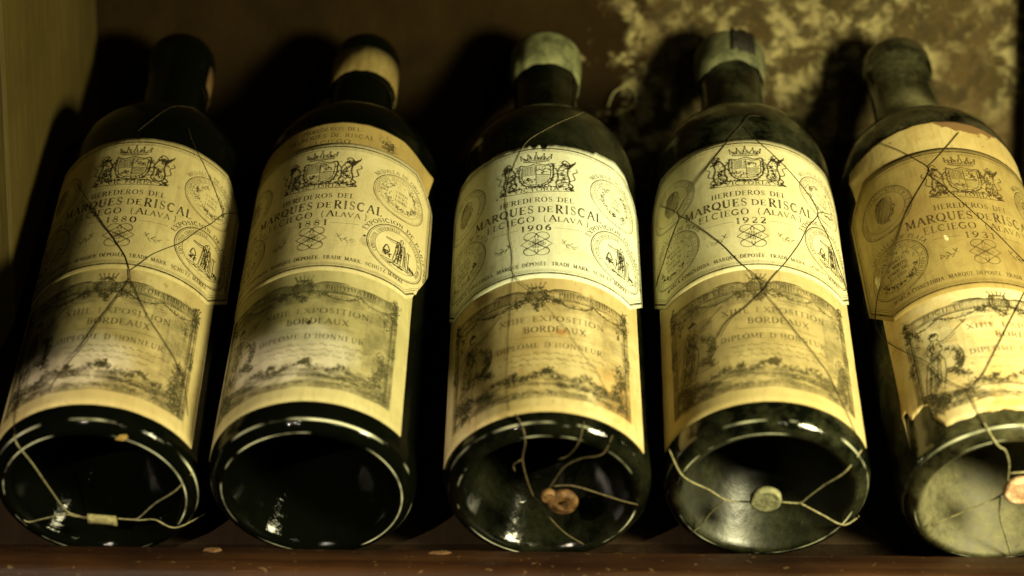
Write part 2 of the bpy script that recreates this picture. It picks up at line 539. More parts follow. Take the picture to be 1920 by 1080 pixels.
GL['3'] = (0.64, [('t', arc(0.3, 0.76, 0.21, 0.24, 160, -90, 12)), ('T', arc(0.28, 0.27, 0.26, 0.27, 90, -60, 10)), ('t', arc(0.28, 0.27, 0.26, 0.27, -60, -160, 8))])
GL['6'] = (0.7, [('T', [(0.54, 0.98), (0.24, 0.74), (0.1, 0.4), (0.12, 0.2)]), ('t', arc(0.35, 0.29, 0.25, 0.29, 0, 360, 18)), ('T', arc(0.35, 0.29, 0.25, 0.29, -60, 60, 8))])
GL['5'] = (0.64, [('t', [(0.54, 1), (0.16, 1), (0.12, 0.56)]), ('T', arc(0.3, 0.3, 0.26, 0.3, 110, -60, 12)), ('t', arc(0.3, 0.3, 0.26, 0.3, -60, -150, 8))])
GL['4'] = (0.66, [('t', [(0.44, 1), (0.06, 0.3), (0.6, 0.3)]), ('T', [(0.44, 1), (0.44, 0)])])
GL['7'] = (0.62, [('T', [(0.06, 0.96), (0.56, 0.96)]), ('T', [(0.56, 0.96), (0.22, 0)])])
GL['8'] = (0.66, [('t', arc(0.33, 0.75, 0.2, 0.25, 0, 360, 16)), ('t', arc(0.33, 0.26, 0.25, 0.26, 0, 360, 18)), ('T', [(0.2, 0.62), (0.48, 0.42)])])
GL['9'] = (0.7, [('T', [(0.16, 0.02), (0.46, 0.26), (0.6, 0.6), (0.58, 0.8)]), ('t', arc(0.35, 0.71, 0.25, 0.29, 0, 360, 18)), ('T', arc(0.35, 0.71, 0.25, 0.29, 120, 240, 8))])
GL['('] = (0.36, [('t', arc(0.42, 0.45, 0.28, 0.66, 120, 240))])
GL[')'] = (0.36, [('t', arc(-0.06, 0.45, 0.28, 0.66, 60, -60))])
GL['.'] = (0.3, [('T', [(0.09, 0.06), (0.21, 0.06)])])
GL["'"] = (0.26, [('t', [(0.13, 0.8), (0.15, 1.0)])])
GL['-'] = (0.5, [('T', [(0.1, 0.48), (0.4, 0.48)])])
GL[' '] = (0.42, [])
KW = {'T': 0.165, 't': 0.085, 's': 0.07}


class Ink:
    """strokes in label millimetres (u round the bottle, t along it); wrapped on the paper by build()"""

    def __init__(s):
        s.st = []

    def line(s, pts, w=0.28):
        s.st.append(([tuple(p) for p in pts], w))
        return s

    def circle(s, cx, cy, r, w=0.25, ry=None, a0=0, a1=360):
        n = max(8, int(abs(a1 - a0) / 360 * (18 + r * 3)))
        return s.line(arc(cx, cy, r, ry or r, a0, a1, n), w)

    def text(s, txt, h, cx, base, width=None, gap=0.14, curve=None, bold=1.0):
        """cx: centre, base: baseline t; curve(u) adds to t; width squeezes the line to that length"""
        tot = sum(GL[c][0] for c in txt) * h + gap * h * (len(txt) - 1)
        k = 1.0 if width is None else width / tot
        x = cx - tot * k / 2
        for c in txt:
            w, sts = GL[c]
            for kind, p in sts:
                q = [(x + a * h * k, base + b * h) for a, b in p]
                if curve:
                    q = [(a, b + curve(a)) for a, b in q]
                s.line(q, KW[kind] * h * bold)
            x += (w + gap) * h * k
        return s

    def ring_text(s, txt, h, cx, cy, r, a_mid, span, bold=1.0, flip=False):
        """text round a circle, a_mid in degrees (90 = top)"""
        tot = sum(GL[c][0] for c in txt) + 0.14 * (len(txt) - 1)
        k = math.radians(span) * r / (tot * h)
        x = 0
        sg = 1 if flip else -1
        for c in txt:
            w, sts = GL[c]
            for kind, p in sts:
                q = []
                for a, b in p:
                    f = (x + a) / tot - 0.5
                    an = math.radians(a_mid + sg * f * span)
                    rr = r + (-b if flip else b) * h
                    q.append((cx + rr * cos(an), cy + rr * sin(an)))
                s.line(q, KW[kind] * h * bold)
            x += w + 0.14
        return s

    def hatch(s, x0, x1, y0, y1, ang, gap, w=0.18, jit=0.2, inside=None, skip=0.0):
        """ruled hatching over a box, optionally limited to inside(u, t)"""
        a = math.radians(ang)
        d = (cos(a), sin(a))
        nrm = (-d[1], d[0])
        cx, cy = (x0 + x1) / 2, (y0 + y1) / 2
        L = math.hypot(x1 - x0, y1 - y0) / 2
        k = -L
        while k < L:
            seg = []
            m = int(2 * L / 0.5)
            for i in range(m + 1):
                q = -L + i * 0.5
                x = cx + d[0] * q + nrm[0] * k
                y = cy + d[1] * q + nrm[1] * k
                ok = x0 <= x <= x1 and y0 <= y <= y1 and (inside is None or inside(x, y))
                if ok:
                    seg.append((x, y))
                if (not ok or i == m) and seg:
                    if len(seg) > 1 and random.random() >= skip:
                        s.line([seg[0], seg[len(seg) // 2], seg[-1]], w * random.uniform(0.7, 1.3))
                    seg = []
            k += gap * random.uniform(1 - jit, 1 + jit)
        return s

    def fuzz(s, path, spread, n, ln, w=0.2, ang=None):
        """n short engraved strokes scattered along a path"""
        p = smooth_path([(a, b, 0) for a, b in path], 0.4)
        for _ in range(n):
            q = random.choice(p)
            a = math.radians(ang + random.uniform(-35, 35)) if ang is not None else random.uniform(0, 2 * pi)
            x = q.x + random.gauss(0, spread)
            y = q.y + random.gauss(0, spread)
            l = ln * random.uniform(0.5, 1.3)
            bend = random.uniform(-0.4, 0.4) * l
            s.line([(x - cos(a) * l / 2, y - sin(a) * l / 2), (x - sin(a) * bend * 0.5, y + cos(a) * bend * 0.5), (x + cos(a) * l / 2, y + sin(a) * l / 2)], w * random.uniform(0.7, 1.4))
        return s

    def curve(s, path, w=0.3):
        return s.line([(q.x, q.y) for q in smooth_path([(a, b, 0) for a, b in path], 0.5)], w)

    def bolder(s, k):
        s.st = [(p, w * k) for p, w in s.st]
        return s

    def blob(s, x, y, r):
        return s.line([(x - r * 0.5, y), (x + r * 0.5, y)], r)


# --- the prints, drawn once and shared by the five bottles (t runs up the label)
def print_crest():
    k = Ink()
    # coronet
    k.curve([(-5.2, 144.6), (0, 143.9), (5.2, 144.6)], 0.55)
    k.curve([(-5.4, 145.6), (0, 144.9), (5.4, 145.6)], 0.4)
    for x, top in ((-6.2, 148.2), (-3.2, 148.6), (0, 149.6), (3.2, 148.6), (6.2, 148.2)):
        k.line([(x * 0.8 - 0.9, 145.6), (x, top), (x * 0.8 + 0.9, 145.6)], 0.4)
        k.blob(x, top + 0.3, 0.75)
    k.fuzz([(-5, 146.4), (0, 146), (5, 146.4)], 0.6, 30, 1.2, 0.25)
    # shield with quarters
    sh = [(-6.4, 142.6), (-6.8, 139), (-6.3, 133), (-4, 129.6), (0, 128.6), (4, 129.6), (6.3, 133), (6.8, 139), (6.4, 142.6), (3.4, 141.8), (0, 142.8), (-3.4, 141.8), (-6.4, 142.6)]
    k.curve(sh, 0.5)
    k.curve([(a * 0.84, 136 + (b - 136) * 0.84) for a, b in sh], 0.3)
    k.line([(0, 141.5), (0, 129.5)], 0.3).line([(-5.6, 136), (5.6, 136)], 0.3)
    k.hatch(-5.4, 0, 136, 141, 90, 0.55, 0.2)
    k.hatch(0, 5.2, 130.6, 136, 0, 0.6, 0.2)
    k.fuzz([(1, 139.5), (4, 138)], 0.9, 26, 1.2, 0.28)
    k.fuzz([(-4, 133.4), (-1, 132)], 0.9, 26, 1.2, 0.28)
    k.fuzz(sh[:9], 0.55, 70, 1.4, 0.28)
    # supporters
    for m in (-1, 1):
        f = lambda pts: [(m * a, b) for a, b in pts]
        k.curve(f([(7.6, 131), (8.6, 134), (8.4, 138), (9.6, 141), (11.4, 143.4)]), 0.6)
        k.curve(f([(12.6, 129.6), (13.2, 133), (12.4, 137), (12.8, 140.6)]), 0.6)
        k.curve(f([(8.4, 138.4), (7.2, 140.2), (6.6, 139.2)]), 0.5)
        k.curve(f([(9.4, 136.4), (7.4, 136.6), (6.8, 135.2)]), 0.5)
        k.curve(f([(9, 133), (7.8, 130.4), (9.6, 128.6), (8.2, 127.6)]), 0.55)
        k.curve(f([(12.8, 131.6), (14.6, 129.8), (13.2, 127.8), (15.2, 127.2)]), 0.55)
        k.curve(f([(13, 132.6), (15.4, 134.4), (14.6, 137.6), (16.4, 139.4), (15.8, 141.2)]), 0.38)
        k.curve(f([(10.2, 143.6), (11.2, 145.2), (12.6, 144.4), (13.4, 142.6), (12, 141.8), (10.6, 142.2)]), 0.5)
        k.fuzz(f([(10.4, 142.6), (11.8, 142.4), (12.6, 140)]), 0.75, 46, 1.3, 0.3)
        k.fuzz(f([(9.6, 138), (10.6, 134), (10.8, 131)]), 0.9, 58, 1.5, 0.26)
        k.fuzz(f([(9, 130), (12, 128.6), (14.4, 127.6)]), 0.6, 26, 1.3, 0.3)
        if m > 0:
            for j in range(7):
                k.curve([(12.8, 140.4 + j * 0.35), (14.4 + j * 0.2, 142.4 + j * 0.4), (15.9 - j * 0.1, 144.8 - j * 0.35 + 1)], 0.3)
    # ribbon
    rb = lambda u: 125.2 + 0.008 * u * u
    for o in (0.0, 2.9):
        k.curve([(u, rb(u) + o) for u in range(-12, 13, 2)], 0.28)
    k.curve([(-12, rb(12)), (-14.6, 127.6), (-13.2, 129)], 0.4).curve([(12, rb(12)), (14.6, 127.6), (13.2, 129)], 0.4)
    k.text('VICTORIA', 2.0, 0, 125.75, 18, curve=lambda u: 0.008 * u * u)
    k.fuzz([(-13, 127), (-8, 128.6), (0, 128.2), (8, 128.6), (13, 127)], 0.35, 46, 1.5, 0.3)
    return k


def print_lettering(year):
    k = Ink()
    c = lambda u: 0.0016 * u * u
    k.text('HEREDEROS DEL', 2.75, 0, 119.2, 29.5, curve=c)
    k.text('MARQUES', 4.4, -13.9, 112.7, 26, curve=c, bold=1.1)
    k.text('DE', 3.2, 3.6, 113.0, 5.8, curve=c, bold=1.1)
    k.text('RISCAL', 4.9, 17.0, 112.4, 19.0, gap=0.2, curve=c, bold=0.95)
    k.text('ELCIEGO', 3.4, -10.6, 107.4, 20, curve=c)
    k.text('(', 3.6, 3.3, 107.2, curve=c)
    k.text('A', 3.7, 6.4, 107.4, curve=c)
    k.text('LAVA', 2.9, 13.2, 107.4, 9.8, curve=c)
    k.text(')', 3.6, 20.2, 107.2, curve=c)
    k.text(year, 3.3, 0, 102.2, 11.6, gap=0.3, bold=1.2)
    k.line([(-18, 104.2), (-13, 103.8), (-6.8, 103.6)], 0.16).line([(6.8, 103.6), (13, 103.8), (18, 104.2)], 0.16)
    k.text('MARCA CONCEDIDA. MARQUE DÉPOSÉE. TRADE MARK. SCHÚTZ MARKE', 1.95, 0, 82.0, 78, bold=1.15)
    return k


def print_monogram():
    k = Ink()
    cx, cy = 0.2, 94.6
    for dx in (-1, 1):
        for dy in (-1, 1):
            k.circle(cx + dx * 2.1, cy + dy * 4.1, 2.75, 0.34, 2.5, *((-60, 200) if (dx, dy) == (1, 1) else (-20, 240) if (dx, dy) == (-1, 1) else (160, 420) if (dx, dy) == (1, -1) else (120, 380)))
            k.line([(cx + dx * 4.6, cy + dy * 3.0), (cx - dx * 2.0, cy - dy * 1.6)], 0.22)
    k.line([(cx - 6, cy), (cx, cy + 5.2), (cx + 6, cy), (cx, cy - 5.2), (cx - 6, cy)], 0.34)
    k.line([(cx - 4.4, cy + 3.4), (cx + 4.4, cy - 3.4)], 0.24).line([(cx - 4.4, cy - 3.4), (cx + 4.4, cy + 3.4)], 0.24)
    k.hatch(cx - 3.4, cx + 3.4, cy - 3, cy + 3, 90, 0.62, 0.22, 0.05, lambda x, y: abs(x - cx) / 4 + abs(y - cy) / 3.4 < 1)
    return k


def print_sprigs():
    k = Ink()
    for m in (-1, 1):
        f = lambda pts: [(m * a, b) for a, b in pts]
        k.curve(f([(9.5, 95.4), (12.5, 94.2), (16.4, 93.6)]), 0.26)
        for x, y, a in ((10.6, 95.2, 60), (11.4, 94.6, -60), (12.8, 94.2, 50), (13.6, 94, -50), (15, 93.8, 35), (11, 95.4, 115)):
            dx, dy = cos(math.radians(a)), sin(math.radians(a))
            k.curve(f([(x, y), (x + dx * 1.2 - 0.3, y + dy * 1.2), (x + dx * 2.2, y + dy * 2.2)]), 0.42)
        k.fuzz(f([(12, 94.4), (17, 93.6)]), 0.7, 8, 1.0, 0.2)
    return k


def print_border():
    k = Ink()

    def octo(d):
        ch = 41 - d * 0.4
        pts = [(-ch, 77.9 + d), (ch, 77.9 + d), (53.2 - d, 90.6 + d * 0.4), (53.2 - d, 140.6 - d * 0.4), (ch, 152.3 - d), (-ch, 152.3 - d), (-53.2 + d, 140.6 - d * 0.4), (-53.2 + d, 90.6 + d * 0.4)]
        return pts + pts[:1]
    k.line(octo(0.0), 0.85)
    k.line(octo(1.25), 0.22)
    k.line(octo(2.0), 0.16)
    return k


def print_medal(cx, cy, r, kind):
    k = Ink()
    k.circle(cx, cy, r, 0.42).circle(cx, cy, r - 0.7, 0.18).circle(cx, cy, r * 0.76, 0.2)
    if kind == 'wreath':
        k.ring_text('MEDALLA DE ORO', 1.9, cx, cy, r + 1.0, 100, 95)
        k.ring_text('COMPTOIR NATIONAL DES VINS', 1.3, cx, cy, r * 0.8, 90, 210)
        k.fuzz(arc(cx, cy, r * 0.58, r * 0.58, 110, 430, 20), 0.75, 150, 1.5, 0.28)
        for j, tx in enumerate(('VINOS', '1895', 'LAUREL')):
            k.text(tx, 1.5, cx, cy + 1.8 - j * 2.5, 6.2)
    elif kind == 'statue':
        k.ring_text('EXPOSICION DE PARIS 1878', 2.0, cx, cy, r + 1.1, 75, 175, 1.15)
        k.ring_text('EXPOSITION UNIVERSELLE', 1.45, cx, cy, r * 0.79, 150, 120)
        k.ring_text('PUISSANTE DU MONDE', 1.45, cx, cy, r * 0.79, 15, 100)
        # standing robed figure, one arm out
        k.curve([(cx + 0.4, cy + 7.4), (cx + 1.4, cy + 8.2), (cx + 2.2, cy + 7.2), (cx + 1.2, cy + 6.2), (cx + 0.4, cy + 7.4)], 0.4)
        k.curve([(cx, cy + 5.8), (cx - 3, cy + 5), (cx - 6.2, cy + 5.2)], 0.5)
        k.curve([(cx - 0.6, cy + 4.4), (cx - 3.4, cy + 3.9), (cx - 6.2, cy + 4.7)], 0.3)
        for x0, x1 in ((-1.0, -2.6), (-0.2, -1.4), (0.6, -0.2), (1.4, 1.2), (2.2, 2.6), (2.8, 3.4)):
            k.curve([(cx + x0, cy + 5.6), (cx + (x0 + x1) / 2 + 0.3, cy + 0.5), (cx + x1, cy - 6.4)], 0.42)
        k.fuzz([(cx + 0.6, cy + 5), (cx + 0.6, cy - 1), (cx + 0.3, cy - 5.6)], 1.0, 70, 1.7, 0.3, 80)
        k.line([(cx + 5.2, cy + 2.6), (cx + 5.2, cy - 7)], 0.4).line([(cx + 4, cy + 3), (cx + 6.2, cy + 3)], 0.5).line([(cx + 4.2, cy + 2.6), (cx + 4.2, cy - 7)], 0.25)
        k.line([(cx - 8, cy - 7), (cx + 8, cy - 7)], 0.3).line([(cx - 7, cy - 8), (cx + 7, cy - 8)], 0.25)
        k.curve([(cx - 7, cy - 2.5), (cx - 5.6, cy + 0.8), (cx - 4.2, cy - 2.5), (cx - 7, cy - 2.5)], 0.5)
        k.fuzz([(cx - 6.6, cy - 3.6), (cx - 4.4, cy - 4.4)], 0.6, 22, 1.4, 0.35)
        k.fuzz([(cx + 6.4, cy - 5), (cx + 8, cy - 5.4)], 0.6, 18, 1.4, 0.35)
        k.fuzz([(cx - 5, cy - 8.4), (cx + 5, cy - 8.4)], 0.4, 26, 1.5, 0.25, 0)
    elif kind == 'head':
        k.curve([(cx - 3, cy + 6), (cx + 1, cy + 7.4), (cx + 4, cy + 5.4), (cx + 4.4, cy + 2), (cx + 5.4, cy + 0), (cx + 4.4, cy - 1), (cx + 4, cy - 3.4), (cx + 1.6, cy - 4), (cx + 1.8, cy - 7)], 0.5)
        ins = lambda x, y: ((x - cx) / 4.4) ** 2 + ((y - cy - 0.6) / 7) ** 2 < 1
        k.hatch(cx - 6, cx + 6, cy - 8, cy + 8, 70, 0.75, 0.34, 0.2, ins)
        k.hatch(cx - 6, cx + 6, cy - 8, cy + 8, 20, 1.0, 0.3, 0.2, ins)
        k.ring_text('EXPOSITION UNIVERSELLE', 1.4, cx, cy, r * 0.8, 90, 260)
    else:
        k.ring_text('MEDALLA DE PLATA', 1.9, cx, cy, r + 1.0, 80, 110)
        k.ring_text('EXPOSICION NACIONAL DE MADRID', 1.3, cx, cy, r * 0.8, 90, 280)
        for j, tx in enumerate(('MEDALLA', 'AL MERITO', 'VINOS DE', 'ELCIEGO')):
            k.text(tx, 1.7, cx, cy + 3.6 - j * 2.7, 9.5 if j in (1, 2) else 7.6)
        k.fuzz(arc(cx, cy, r * 0.62, r * 0.62, 190, 350, 14), 0.6, 80, 1.5, 0.28)
        k.fuzz(arc(cx, cy, r * 0.62, r * 0.62, 10, 170, 14), 0.5, 30, 1.3, 0.25)
    return k


def print_frame():
    """lower label: banner, columns and ground of the old engraving"""
    k = Ink()
    bt = lambda u: 66.0 - 0.0009 * u * u
    for o, w in ((2.2, 0.4), (1.4, 0.2), (-1.6, 0.25), (-2.4, 0.45)):
        k.line([(u, bt(u) + o) for u in range(-38, 39, 2)], w)
    k.text('SOCIETE', 2.3, -21, 65.0, 16).text('PHILOMATHIQUE', 2.3, 21, 65.0, 25)
    k.hatch(-37, 37, 62.8, 64.2, 90, 0.7, 0.2, 0.4)
    # swags
    for x0, x1 in ((-36, -24), (-24, -8), (8, 22), (22, 36)):
        mid = (x0 + x1) / 2
        p = [(x0, 63), (mid - (x1 - x0) * 0.25, 60.6), (mid, 60), (mid + (x1 - x0) * 0.25, 60.6), (x1, 63)]
        k.curve(p, 0.5)
        k.fuzz(p, 0.5, 34, 1.5, 0.3)
    # columns and edges
    for m in (-1, 1):
        for x, w in ((35.0, 0.25), (36.0, 0.6), (37.4, 0.3), (38.4, 0.25)):
            k.line([(m * x, 60), (m * x, 14)], w)
        k.fuzz([(m * 36.6, 69), (m * 36.6, 58)], 0.9, 90, 1.8, 0.4)
        k.fuzz([(m * 37, 46), (m * 38.2, 42), (m * 36.8, 38)], 0.5, 30, 1.5, 0.3)
        k.fuzz([(m * 35, 60), (m * 32, 57.5), (m * 34, 52)], 0.8, 36, 1.8, 0.3)
        k.hatch(m * 36.8 - 1.4, m * 36.8 + 1.4, 14, 58, 90, 0.6, 0.2, 0.3, None, 0.3)
    # central cartouche with crown and palms
    k.circle(0, 65.6, 3.6, 0.5, 4.2).circle(0, 65.6, 2.6, 0.25, 3.2)
    k.fuzz(arc(0, 65.6, 3.6, 4.2, 0, 360, 20), 0.7, 90, 1.8, 0.4)
    k.hatch(-2.6, 2.6, 62.8, 68.6, 60, 0.6, 0.3)
    for x in (-3, -1.5, 0, 1.5, 3):
        k.line([(x * 0.8, 70.2), (x * 1.25, 73.0)], 0.5)
    k.line([(-3, 70.2), (3, 70.2)], 0.6)
    for m in (-1, 1):
        for j in range(13):
            a = 5 + j * 0.75
            k.curve([(m * (a - 1), 67.6 + 0.2 * j * (1 - j / 13)), (m * (a + 1.4), 69.0 + 0.1 * j * (1 - j / 11)), (m * (a + 3.4), 69.2 - 0.05 * j)], 0.32)
        k.fuzz([(m * 5, 64), (m * 8, 62.6), (m * 6, 61.4)], 0.9, 50, 1.7, 0.35)
    k.fuzz([(-1, 60.6), (1, 60), (0, 58.8)], 0.8, 30, 1.5, 0.4)
    return k


def print_diploma():
    k = Ink()
    c = lambda u: 0.0008 * u * u
    k.text('XIIIE EXPOSITION', 2.7, 6, 52.0, 40, curve=c)
    k.text('BORDEAUX', 2.9, 7, 46.4, 23, curve=c)
    k.line([(-8, 44), (5, 43.8), (22, 44)], 0.16)
    k.text("DIPLÔME D'HONNEUR", 2.5, 5, 38.4, 40, curve=c)
    for j, y in enumerate((35.2, 32.4, 29.8)):
        x = -12 + j * 1.5
        while x < 26 - j * 3:
            l = random.uniform(1.5, 4.5)
            k.curve([(x, y), (x + l * 0.3, y + random.uniform(0, 1.1)), (x + l * 0.7, y - 0.3), (x + l, y + 0.2)], 0.26)
            x += l + random.uniform(0.4, 1.2)
    return k


def print_scene():
    """the allegory at left, the town and the ground along the foot"""
    k = Ink()
    # standing woman leaning on a shield, one arm raised towards the text
    k.circle(-26.4, 53.6, 1.7, 0.45, 1.9)
    k.fuzz([(-27.8, 54.4), (-26.6, 55.4), (-25.6, 54.8)], 0.35, 34, 1.2, 0.4)
    k.curve([(-25.6, 51.9), (-24.6, 50.2), (-22.4, 50.4), (-18.4, 53.6), (-13.6, 58.2)], 0.42)
    k.curve([(-25, 49.4), (-22.2, 49), (-18.2, 52.4)], 0.3)
    k.curve([(-27.4, 51.8), (-29.4, 50), (-30.4, 46.4), (-29, 42.6)], 0.5)
    k.curve([(-25.2, 49.4), (-24.2, 46.4), (-25.6, 43.6), (-24.2, 40)], 0.5)
    k.curve([(-29.2, 44), (-31.6, 38), (-33.4, 30), (-34, 25.6)], 0.55)
    k.curve([(-24.2, 40), (-24.6, 34), (-26, 28), (-26.8, 25.4)], 0.5)
    for x0, x1, x2 in ((-28.4, -30.4, -32.4), (-27.6, -29, -30.4), (-26.8, -27.4, -29.4), (-26, -26.4, -28)):
        k.curve([(x0, 44.6), (x1, 36), (x2, 25.4)], 0.34)
    k.fuzz([(-28.6, 49), (-28.4, 45), (-30, 37), (-32, 28)], 0.6, 90, 1.7, 0.32, 72)
    k.curve([(-18.6, 45), (-17.2, 41), (-17.6, 36), (-19.2, 32.6)], 0.6)
    k.fuzz([(-22.4, 45), (-19.4, 42), (-19, 37), (-20.6, 33)], 0.9, 90, 1.7, 0.34)
    k.fuzz([(-27, 50), (-26.4, 44), (-27.6, 36), (-29, 28)], 0.8, 110, 1.7, 0.3, 75)
    k.hatch(-20.4, -17, 33, 45, 70, 0.6, 0.3, 0.2, lambda x, y: ((x + 20.6) / 3.6) ** 2 + ((y - 39) / 6) ** 2 < 1)
    k.fuzz([(-23.6, 33), (-20, 31.4), (-17.6, 29)], 0.9, 70, 1.8, 0.36)
    # cherub and trophies at right
    k.fuzz([(32, 36), (34, 30), (31, 24), (34, 17)], 1.6, 240, 2.0, 0.34)
    k.curve([(29, 34), (32, 30), (30, 26), (33, 20), (31, 15)], 0.4)
    # skyline of trees and roofs
    sky = [(-20, 22), (-14, 24.5), (-8, 22.5), (-2, 24), (4, 26.5), (7, 24), (14, 22.6), (18, 24.8), (22, 22.4), (28, 21)]
    k.fuzz(sky, 0.9, 330, 1.6, 0.36)
    k.fuzz([(3, 26), (5, 27)], 0.8, 70, 1.4, 0.4)
    k.fuzz([(-9, 25), (-7.6, 25.6)], 0.7, 40, 1.3, 0.4)
    k.curve([(-20, 20.4), (-6, 20.8), (6, 20), (18, 20.6), (30, 19)], 0.4)
    k.fuzz([(8, 19.6), (18, 19), (26, 18.4)], 0.6, 90, 2.4, 0.32, 0)
    k.fuzz([(-34, 24), (-28, 20), (-30, 15)], 1.8, 260, 2.2, 0.34)
    k.fuzz([(-24, 21), (-16, 18.6)], 0.8, 60, 2.4, 0.3, 10)
    # foot
    for y, w in ((16.4, 0.3), (15.2, 0.22), (13.9, 0.3)):
        k.line([(u, y + 0.3 * sin(u * 0.4)) for u in range(-37, 38, 2)], w)
    k.hatch(-34, 34, 13.9, 16.2, 90, 1.0, 0.2, 0.6, None, 0.45)
    k.fuzz([(-36, 16), (36, 16)], 0.7, 110, 2.2, 0.26, 0)
    return k


def print_wash():
    """the flat tint printed behind the whole picture, rubbed thin in places"""
    k = Ink()
    nz = lambda x, y, f, o: mnoise.noise(Vector((x * f, y * f, o)))
    k.hatch(-38.6, 38.6, 13.4, 68.4, 0, 0.5, 0.52, 0.0, lambda x, y: True)
    k.hatch(-38.6, 38.6, 13.4, 68.4, 90, 0.55, 0.5, 0.05, lambda x, y: (abs(x) > 25 or y > 58 or y < 24) and nz(x, y, .1, 21) > -0.3)
    return k


def print_tone():
    """fine ruled tints of the engraving"""
    k = Ink()
    nz = lambda x, y, f, o: mnoise.noise(Vector((x * f, y * f, o)))
    # banner and column shading
    k.hatch(-38, 38, 63.6, 68.0, 88, 0.62, 0.26, 0.2, lambda x, y: nz(x, y, .3, 2) > -0.35)
    for m in (-1, 1):
        k.hatch(min(m * 34.6, m * 38.6), max(m * 34.6, m * 38.6), 14, 64, 20, 0.7, 0.3, 0.3, lambda x, y: nz(x, y, .25, 7) > -0.3)
    # dusk sky round the edges of the picture
    k.hatch(-35, 35, 28, 62, 2, 0.9, 0.17, 0.25, lambda x, y: (abs(x - 3) > 21 or y > 57) and nz(x, y, .12, 5) > -0.2)
    # hill, figure and shield in shadow
    k.hatch(-36, -12, 14, 30, 35, 0.6, 0.3, 0.3, lambda x, y: y < 27 - (x + 36) * 0.35 and nz(x, y, .2, 3) > -0.3)
    k.hatch(-35, -24, 25, 44, 70, 0.75, 0.24, 0.3, lambda x, y: abs(x + 29.5 - (y - 36) * 0.12) < 3 and nz(x, y, .5, 8) > 0.02)
    k.hatch(-24, 34, 17, 28, 0, 0.55, 0.3, 0.3, lambda x, y: y < 23.5 + 2.6 * nz(x, 1, .22, 1) and y > 19.4 + 1.6 * nz(x, 4, .2, 6) and nz(x, y, .3, 4) > -0.25)
    k.hatch(24, 36, 14, 38, 60, 0.65, 0.3, 0.3, lambda x, y: y < 16 + (x - 24) * 1.9 and nz(x, y, .3, 5) > -0.25)
    k.hatch(-36, 36, 13.9, 19, 4, 0.8, 0.2, 0.3, lambda x, y: nz(x, y, .18, 12) > 0.0)
    return k


# ------------------------------------------------------------------ bottles
R = 38.0


def body_profile(neck=14.6):
    p = [(0, 46.5), (2.5, 46.1), (5, 44.6), (7.5, 42), (10, 38.6), (15, 31), (20, 22.8), (24, 15.2), (27.4, 7.6), (29.4, 3), (30.6, 0.9), (31.6, 0.15), (32.7, 0), (33.8, 0.25), (35.2, 1.1), (36.5, 2.7), (37.3, 4.6), (37.8, 6.8), (38, 9)]
    for t in range(14, 171, 6):
        p.append((38, t))
    for k in range(1, 15):
        a = k / 14 * pi / 2
        p.append((neck + 1.6 + (38 - neck - 1.6) * cos(a) ** 0.9 if k < 14 else neck + 1.6, 170 + 31 * sin(a) ** 1.15))
    p += [(neck + 0.9, 204), (neck + 0.4, 209), (neck, 218), (neck - 0.5, 235), (neck - 0.6, 252)]
    p += [(neck + 0.6, 253), (neck + 0.9, 255), (neck + 0.9, 261), (neck + 0.3, 263.4), (neck - 0.6, 265.4), (neck - 2.4, 266.3), (0, 266.4)]
    return p


def glass_wobble(seed):
    def w(a, t):
        if t < 6:
            return 0.12 * mnoise.noise(Vector((cos(a) * 3, sin(a) * 3, t * 0.3 + seed)))
        return 0.16 * mnoise.noise(Vector((cos(a) * 1.4, sin(a) * 1.4, t * 0.03 + seed)))
    return w


def wrap(u, t, rot, lift):
    th = u / R + rot
    r = R + lift
    return (r * sin(th), t, r * cos(th))


def wrinkle(u, t, seed):
    return 0.10 * mnoise.noise(Vector((u * 0.10, t * 0.10, seed))) + 0.05 * mnoise.noise(Vector((u * 0.4, t * 0.4, seed + 9)))


